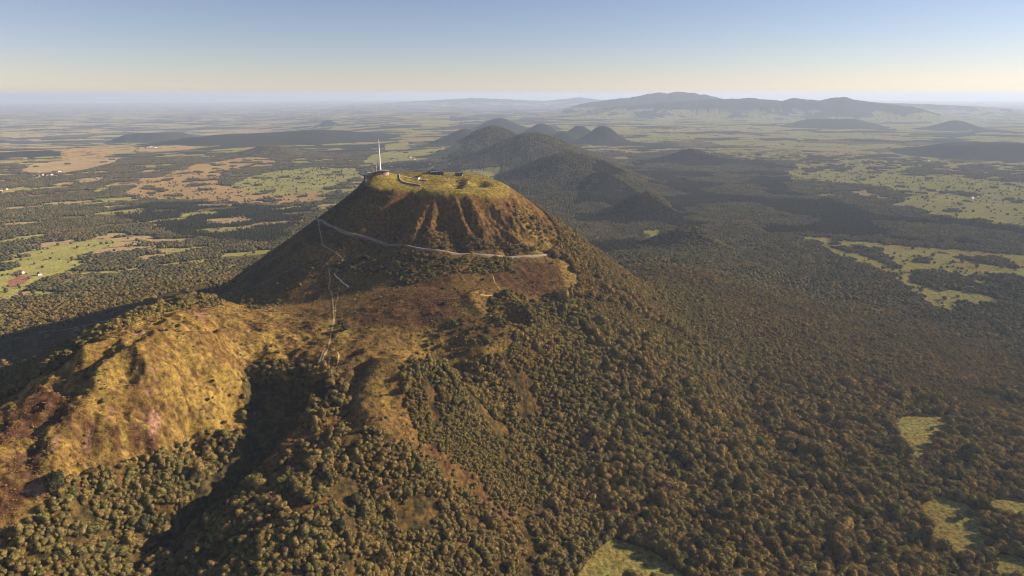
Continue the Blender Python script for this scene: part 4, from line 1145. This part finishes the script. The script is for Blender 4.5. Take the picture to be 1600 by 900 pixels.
# annexe
t_ = thing('annexe_building', sp(-172, 4), 'stepped pale pink annexe on the left slope of the mast knoll', 'building', 0.25, dz=-2)
part('wall', t_, M_PINK, lambda b: (box(b, -9, 9, -6, 6, -5, 5), box(b, -5, 6, -5.4, 5.4, 5, 9)))
part('roof', t_, M_CREAM, lambda b: (box(b, -5.5, 6.5, -5.9, 5.9, 9.002, 9.6), box(b, -9.5, -5.6, -6.4, 6.4, 5.002, 5.5)))
for k in range(4): part('window', t_, M_GLASS, lambda b: box(b, -7.5 + 4 * k, -5.3 + 4 * k, -6.1, -5.9, 1.5, 3.4))
# observatory tower
t_ = thing('observatory_tower', sp(-183, 16), 'slim white observatory tower with a dark side standing furthest left on the summit', 'tower', dz=-2)
part('tower_body', t_, M_WHITE, lambda b: box(b, -1.9, 2.3, -2.2, 2.2, -5, 15))
part('dark_side_block', t_, M_DARKROOF, lambda b: box(b, -5.6, -1.92, -2.6, 2.6, -5, 10))  # dark block along the left side of the tower
part('dome', t_, M_CREAM, lambda b: lathe(b, [(2.6,15.0),(2.7,16.5),(2.2,18.2),(1.2,19.4),(.2,19.9)], 14))
part('pole', t_, M_STEEL, lambda b: lathe(b, [(.16,19.8),(.12,26)], 6))
# lattice masts
for q, (u, v, h, lab) in enumerate(((-166, 14, 17, 'red and white lattice mast between the tower and the annexe'), (-178, 0, 12, 'short grey lattice mast in front of the slim white tower'), (-160, 26, 15, 'grey lattice mast close beside the tall white mast'))):
    t_ = thing('lattice_mast', sp(u, v), lab, 'antenna', 0.3 * q, -0.5, 'lattice masts beside the summit buildings')
    w = 1.1
    def legs(b):
        for sx in (-w, w):
            for sy in (-w, w): beam(b, (sx, sy, -1), (sx * .35, sy * .35, h), .28)
    def braces(b):
        n = int(h / 2.2)
        for k in range(n):
            a0 = 1 - .65 * k / n; a1 = 1 - .65 * (k + 1) / n; z0 = h * k / n; z1 = h * (k + 1) / n
            for (p, r_) in (((-w,-w),(w,-w)),((w,-w),(w,w)),((w,w),(-w,w)),((-w,w),(-w,-w))): beam(b, (p[0]*a0, p[1]*a0, z0), (r_[0]*a1, r_[1]*a1, z1), .16)
    part('legs', t_, M_REDP if q == 0 else M_STEEL, legs); part('braces', t_, M_WHITE if q == 0 else M_STEEL, braces)
    part('dish', t_, M_WHITE, lambda b: lathe(b, [(.2,h*.7),(1.1,h*.7+.5),(1.15,h*.7+.7)], 12, 0, -1.2))
t_ = thing('store_hut', sp(-176, -22), 'small white hut below the summit buildings', 'hut', 0.2, -0.4)
part('wall', t_, M_WHITE, lambda b: box(b, -2.4, 2.4, -2, 2, -2, 4.5)); part('roof', t_, M_CREAM, lambda b: box(b, -2.7, 2.7, -2.3, 2.3, 4.5, 4.9)); part('door', t_, M_GLASS, lambda b: box(b, -.6, .6, -2.1, -1.9, 0, 2.2))
# the long dark visitor centre
t_ = thing('visitor_centre', sp(-22, 104), 'long low dark-roofed visitor building across the back of the summit', 'building', 0.05, -0.5); t_.scale = (1, 1, 1.35)
part('wall', t_, M_GLASS, lambda b: box(b, -27, 16, -8, 8, -4, 5.2))
def roofm(b):
    pr = [(-31, 1.5), (-22, 6.2), (-8, 8.8), (8, 7.2), (18, 4.6)]
    top = [[b.verts.new((x, y, z)) for y in (-10, 10)] for x, z in pr]; bot = [[b.verts.new((x, y, z - .9)) for y in (-10, 10)] for x, z in pr]
    for k in range(len(pr) - 1):
        b.faces.new((top[k][0], top[k+1][0], top[k+1][1], top[k][1])); b.faces.new((bot[k][1], bot[k+1][1], bot[k+1][0], bot[k][0]))
        b.faces.new((bot[k][0], bot[k+1][0], top[k+1][0], top[k][0])); b.faces.new((top[k][1], top[k+1][1], bot[k+1][1], bot[k][1]))
    b.faces.new((bot[0][0], top[0][0], top[0][1], bot[0][1])); b.faces.new((top[-1][0], bot[-1][0], bot[-1][1], top[-1][1]))
part('roof', t_, M_DARKROOF, roofm)
for k in range(5): part('post', t_, M_STEEL, lambda b: box(b, -24 + 8 * k, -23.4 + 8 * k, -8.8, -8.2, -3, 4.5))
t_ = thing('temple_ruin', sp(10, 96), 'pale stone ruin between the two dark summit roofs', 'ruin', 0.1, -0.6)
part('base_step', t_, M_CREAM, lambda b: box(b, -8, 8, -6, 6, -3, 2.2)); part('upper_wall', t_, M_CREAM, lambda b: (box(b, -5, -1.2, -3, 4, 2.2, 7.2), box(b, 1.0, 5.2, -2, 4, 2.2, 5.6))); part('stair', t_, M_PINK, lambda b: [box(b, 8 + .8 * k, 8.8 + .8 * k, -3, 3, -3, 1.7 - .6 * k) for k in range(4)])
t_ = thing('rest_house', sp(34, 100), 'smaller dark-roofed building right of the pale summit ruin', 'building', -0.1, -0.5)
part('wall', t_, M_STONE, lambda b: box(b, -9, 9, -5, 5, -4, 4))
def gable(b, x, y, z0, z1):
    v = [b.verts.new(p) for p in ((-x,-y,z0),(x,-y,z0),(x,y,z0),(-x,y,z0),(-x,0,z1),(x,0,z1))]
    for f in ((0,1,5,4),(2,3,4,5),(1,2,5),(3,0,4),(3,2,1,0)): b.faces.new([v[k] for k in f])
part('roof', t_, M_DARKROOF, lambda b: gable(b, 9.8, 5.8, 4.002, 8.0))
for k in range(3): part('window', t_, M_GLASS, lambda b: box(b, -6 + 5 * k, -4 + 5 * k, -5.1, -4.9, 1, 2.8))
# station by the rails
t_ = thing('station_building', sp(-62, 36), 'white summit station hut with a dark gable roof beside the path', 'building', -0.5, -0.4)
part('wall', t_, M_WHITE, lambda b: box(b, -4.5, 4.5, -3.4, 3.4, -2, 4.2)); part('roof', t_, M_DARKROOF, lambda b: gable(b, 5.2, 4.2, 4.202, 7.2)); part('door', t_, M_GLASS, lambda b: box(b, -.7, .7, -3.5, -3.3, 0, 2.4))
for k in (-1, 1): part('window', t_, M_GLASS, lambda b: box(b, 2.7 * k - .8, 2.7 * k + .8, -3.5, -3.3, 1.2, 2.6))
t_ = thing('platform_shelter', sp(-44, 20), 'long pale platform shelter stepping down from the white station hut', 'shelter', -0.62, -0.3)
part('roof', t_, M_CREAM, lambda b: box(b, -9, 9, -2, 2, 3.2, 3.7)); part('back_wall', t_, M_CREAM, lambda b: box(b, -8.6, 8.6, 1.4, 1.7, -1.5, 3.2))
for k in range(4): part('post', t_, M_STEEL, lambda b: box(b, -8 + 5.2 * k, -7.7 + 5.2 * k, -1.7, -1.4, -1.5, 3.2))
for k, (u, v) in enumerate(((-80, 56), (-70, 46))):
    t_ = thing('kiosk', sp(u, v), ('small pale kiosk nearest the top of the summit path', 'small cream kiosk between the path and the station hut')[k], 'kiosk', .3, -.3)
    part('wall', t_, M_CREAM, lambda b: box(b, -2, 2, -1.6, 1.6, -1, 3)); part('roof', t_, (M_TILE, M_DARKROOF)[k], lambda b: gable(b, 2.4, 2.0, 3.002, 4.6))
# stone walls that carry the rails up to the station
def wall_line(name, pts, hgt, thick, label, cap=True):
    P = smooth_line(resample(pts, 3.0), 2); T = np.gradient(P, axis=0); T /= np.linalg.norm(T, axis=1)[:, None]
    N_ = np.stack([-T[:, 1], T[:, 0]], -1); z = zq(P[:, 0], P[:, 1]); n = len(P)
    def body(b, o0, o1, z0, z1):
        rows = []
        for k in range(n):
            a = P[k] + N_[k] * o0; c = P[k] + N_[k] * o1
            rows.append([b.verts.new((a[0], a[1], z[k] + z0)), b.verts.new((c[0], c[1], z[k] + z0)), b.verts.new((c[0], c[1], z[k] + z1)), b.verts.new((a[0], a[1], z[k] + z1))])
        for k in range(n - 1):
            for q in range(4): b.faces.new((rows[k][q], rows[k + 1][q], rows[k + 1][(q + 1) % 4], rows[k][(q + 1) % 4]))
        b.faces.new(rows[0][::-1]); b.faces.new(rows[-1])
    e = bpy.data.objects.new(name, None); COL.objects.link(e); e['label'] = label; e['category'] = 'wall'
    part('wall_face', e, M_STONE, lambda b: body(b, -thick / 2, thick / 2, -3, hgt))
    if cap: part('coping', e, M_CREAM, lambda b: body(b, -thick / 2 - .25, thick / 2 + .25, hgt + .003, hgt + .45))
wall_line('retaining_wall', [sp(*p) for p in ((-108,50),(-104,26),(-101,4),(-94,-12))], 3.4, 1.6, 'dark curved stone wall dropping from the summit path towards the cliff edge')
wall_line('retaining_wall', [sp(*p) for p in ((-94,-14),(-78,-30),(-60,-38),(-44,-52))], 3.0, 1.6, 'lower dark stone wall along the cliff edge of the summit')
rw = [at(*p) for p in ((690,397.5),(730,401),(770,404.5),(810,405.5),(840,404),(858,401))]
wall_line('retaining_wall', rw, 0.7, 0.8, 'low stone wall under the sunlit curve of the mountain railway', False)

# ------------------------------------------------------------------ farms and villages on the plain
M_HW = plain('house_white', (0.74, 0.70, 0.64), 0.8, 0.08, 0.2); M_HG = plain('house_grey', (0.42, 0.38, 0.35), 0.85, 0.15, 0.2)
def house_meshes(L, W, H, RH):
    def mk(nm, m, fn):
        bm = bmesh.new(); fn(bm); bmesh.ops.recalc_face_normals(bm, faces=bm.faces); me = bpy.data.meshes.new(nm); bm.to_mesh(me); bm.free(); me.materials.append(m); return me
    return mk('wall', M_HW, lambda b: box(b, -L, L, -W, W, -3, H)), mk('roof', M_TILE, lambda b: gable(b, L * 1.06, W * 1.12, H + .002, H + RH)), mk('chimney', M_HG, lambda b: box(b, L * .5, L * .5 + 1, -.6, .6, H + RH * .5, H + RH + 1.2)), mk('door', M_GLASS, lambda b: box(b, -.8, .8, -W - .06, -W + .06, 0, 2.4))
HM = [house_meshes(9, 6, 6.5, 4.5), house_meshes(13, 7, 6, 4.5), house_meshes(20, 9, 7, 4)]
def house(px, py, kind, label, group, sc=1.0, white=True):
    x, y = at(px, py)
    e = thing('house' if kind < 2 else 'barn', (x, y), label, 'house' if kind < 2 else 'barn', rng.uniform(-.9, .9), 0, group); e.scale = (sc * .75, sc * .75, sc * .75)
    for nm, me in zip(('wall', 'roof', 'chimney', 'door'), HM[kind]):
        if nm == 'chimney' and kind == 2: continue
        if nm == 'roof' and white:
            me = me.copy() if False else me
        link(nm, me, e)
for px, py, kind, lab in ((36,464,2,'white barn in the wood clearing at the left edge below the red field'),(28,467,0,'white house just left of the barn in the wood clearing'),(33,427,0,'white farmhouse above the red ploughed field'),(27,429,0,'smaller white house next to the farmhouse above the red field'),
 (93,282,2,'bright white barn alone below the left-hand village'),(171,276,2,'bright white barn at the end of the long hedged field'),(181,282,1,'cream house by the green strip field'),(2,298,1,'white house at the very left edge of the plain'),(9,296,1,'red-roofed house beside the one at the left edge'),
 (39,248,1,'white house far off above the left-hand village'),(124,217,2,'tiny white farm at the foot of the flat-topped far hill'),(1450,252,2,'bright white barn in the hazy fields under the long dark ridge'),(1517,204,2,'tiny bright farm far off beyond the hazy fields'),(1518,310,2,'white shed at the edge of the pale quarry ground'),(1527,309,1,'pale house beside the white quarry shed'),(1556,316,2,'white barn below the pale quarry ground'),(1313,309,1,'small pale house at the end of the dark wood strip'),(62,430,0,'ochre-walled house among the trees of the left fields')):
    house(px, py, kind, lab, None, 1.35)
for px, py in ((60,275),(66,274),(72,276),(79,274),(86,271),(93,269),(52,276)): house(px, py, int(rng.integers(0, 2)), 'pale red-roofed house in the left-hand village on the plain', 'houses of the left-hand village', 2.0)
for px, py in ((318,246),(325,245),(331,246),(228,231),(236,230),(243,231)): house(px, py, 1, 'pale house in the hamlet above the tan moor', 'houses of the hamlet above the tan moor', 2.0)
for px, py in ((612,262),(620,258),(626,256),(632,260),(637,265),(648,250),(652,256),(660,262),(664,252),(672,258),(676,263),(684,254),(690,260),(697,246),(703,258),(640,246),(655,267),(610,254)): house(px, py, int(rng.integers(0, 2)), 'small pale house in the wooded village behind the summit', 'houses of the wooded village behind the summit', 1.7)

# ------------------------------------------------------------------ haze
bm = bmesh.new(); bmesh.ops.create_cube(bm, size=1.0)
zlo, zhi = min(float(GZ.min()), -260.0) - 2.0, max(float(GZ.max()), CAM_Z) + 12.0
for v in bm.verts: v.co = Vector((v.co.x * 200000, v.co.y * 200000, zlo + (v.co.z + .5) * (zhi - zlo)))
me = bpy.data.meshes.new('haze'); bm.to_mesh(me); bm.free()
m, t, out = mat('haze_air')
pv = nd(t, 'ShaderNodeVolumePrincipled'); pv.inputs['Color'].default_value = (*HAZE_COLOR, 1); pv.inputs['Density'].default_value = HAZE_DENSITY; pv.inputs['Anisotropy'].default_value = HAZE_ANIS
t.links.new(pv.outputs[0], out.inputs['Volume']); me.materials.append(m)
link('haze', me, kind='stuff', label='pale blue haze over the far plain')
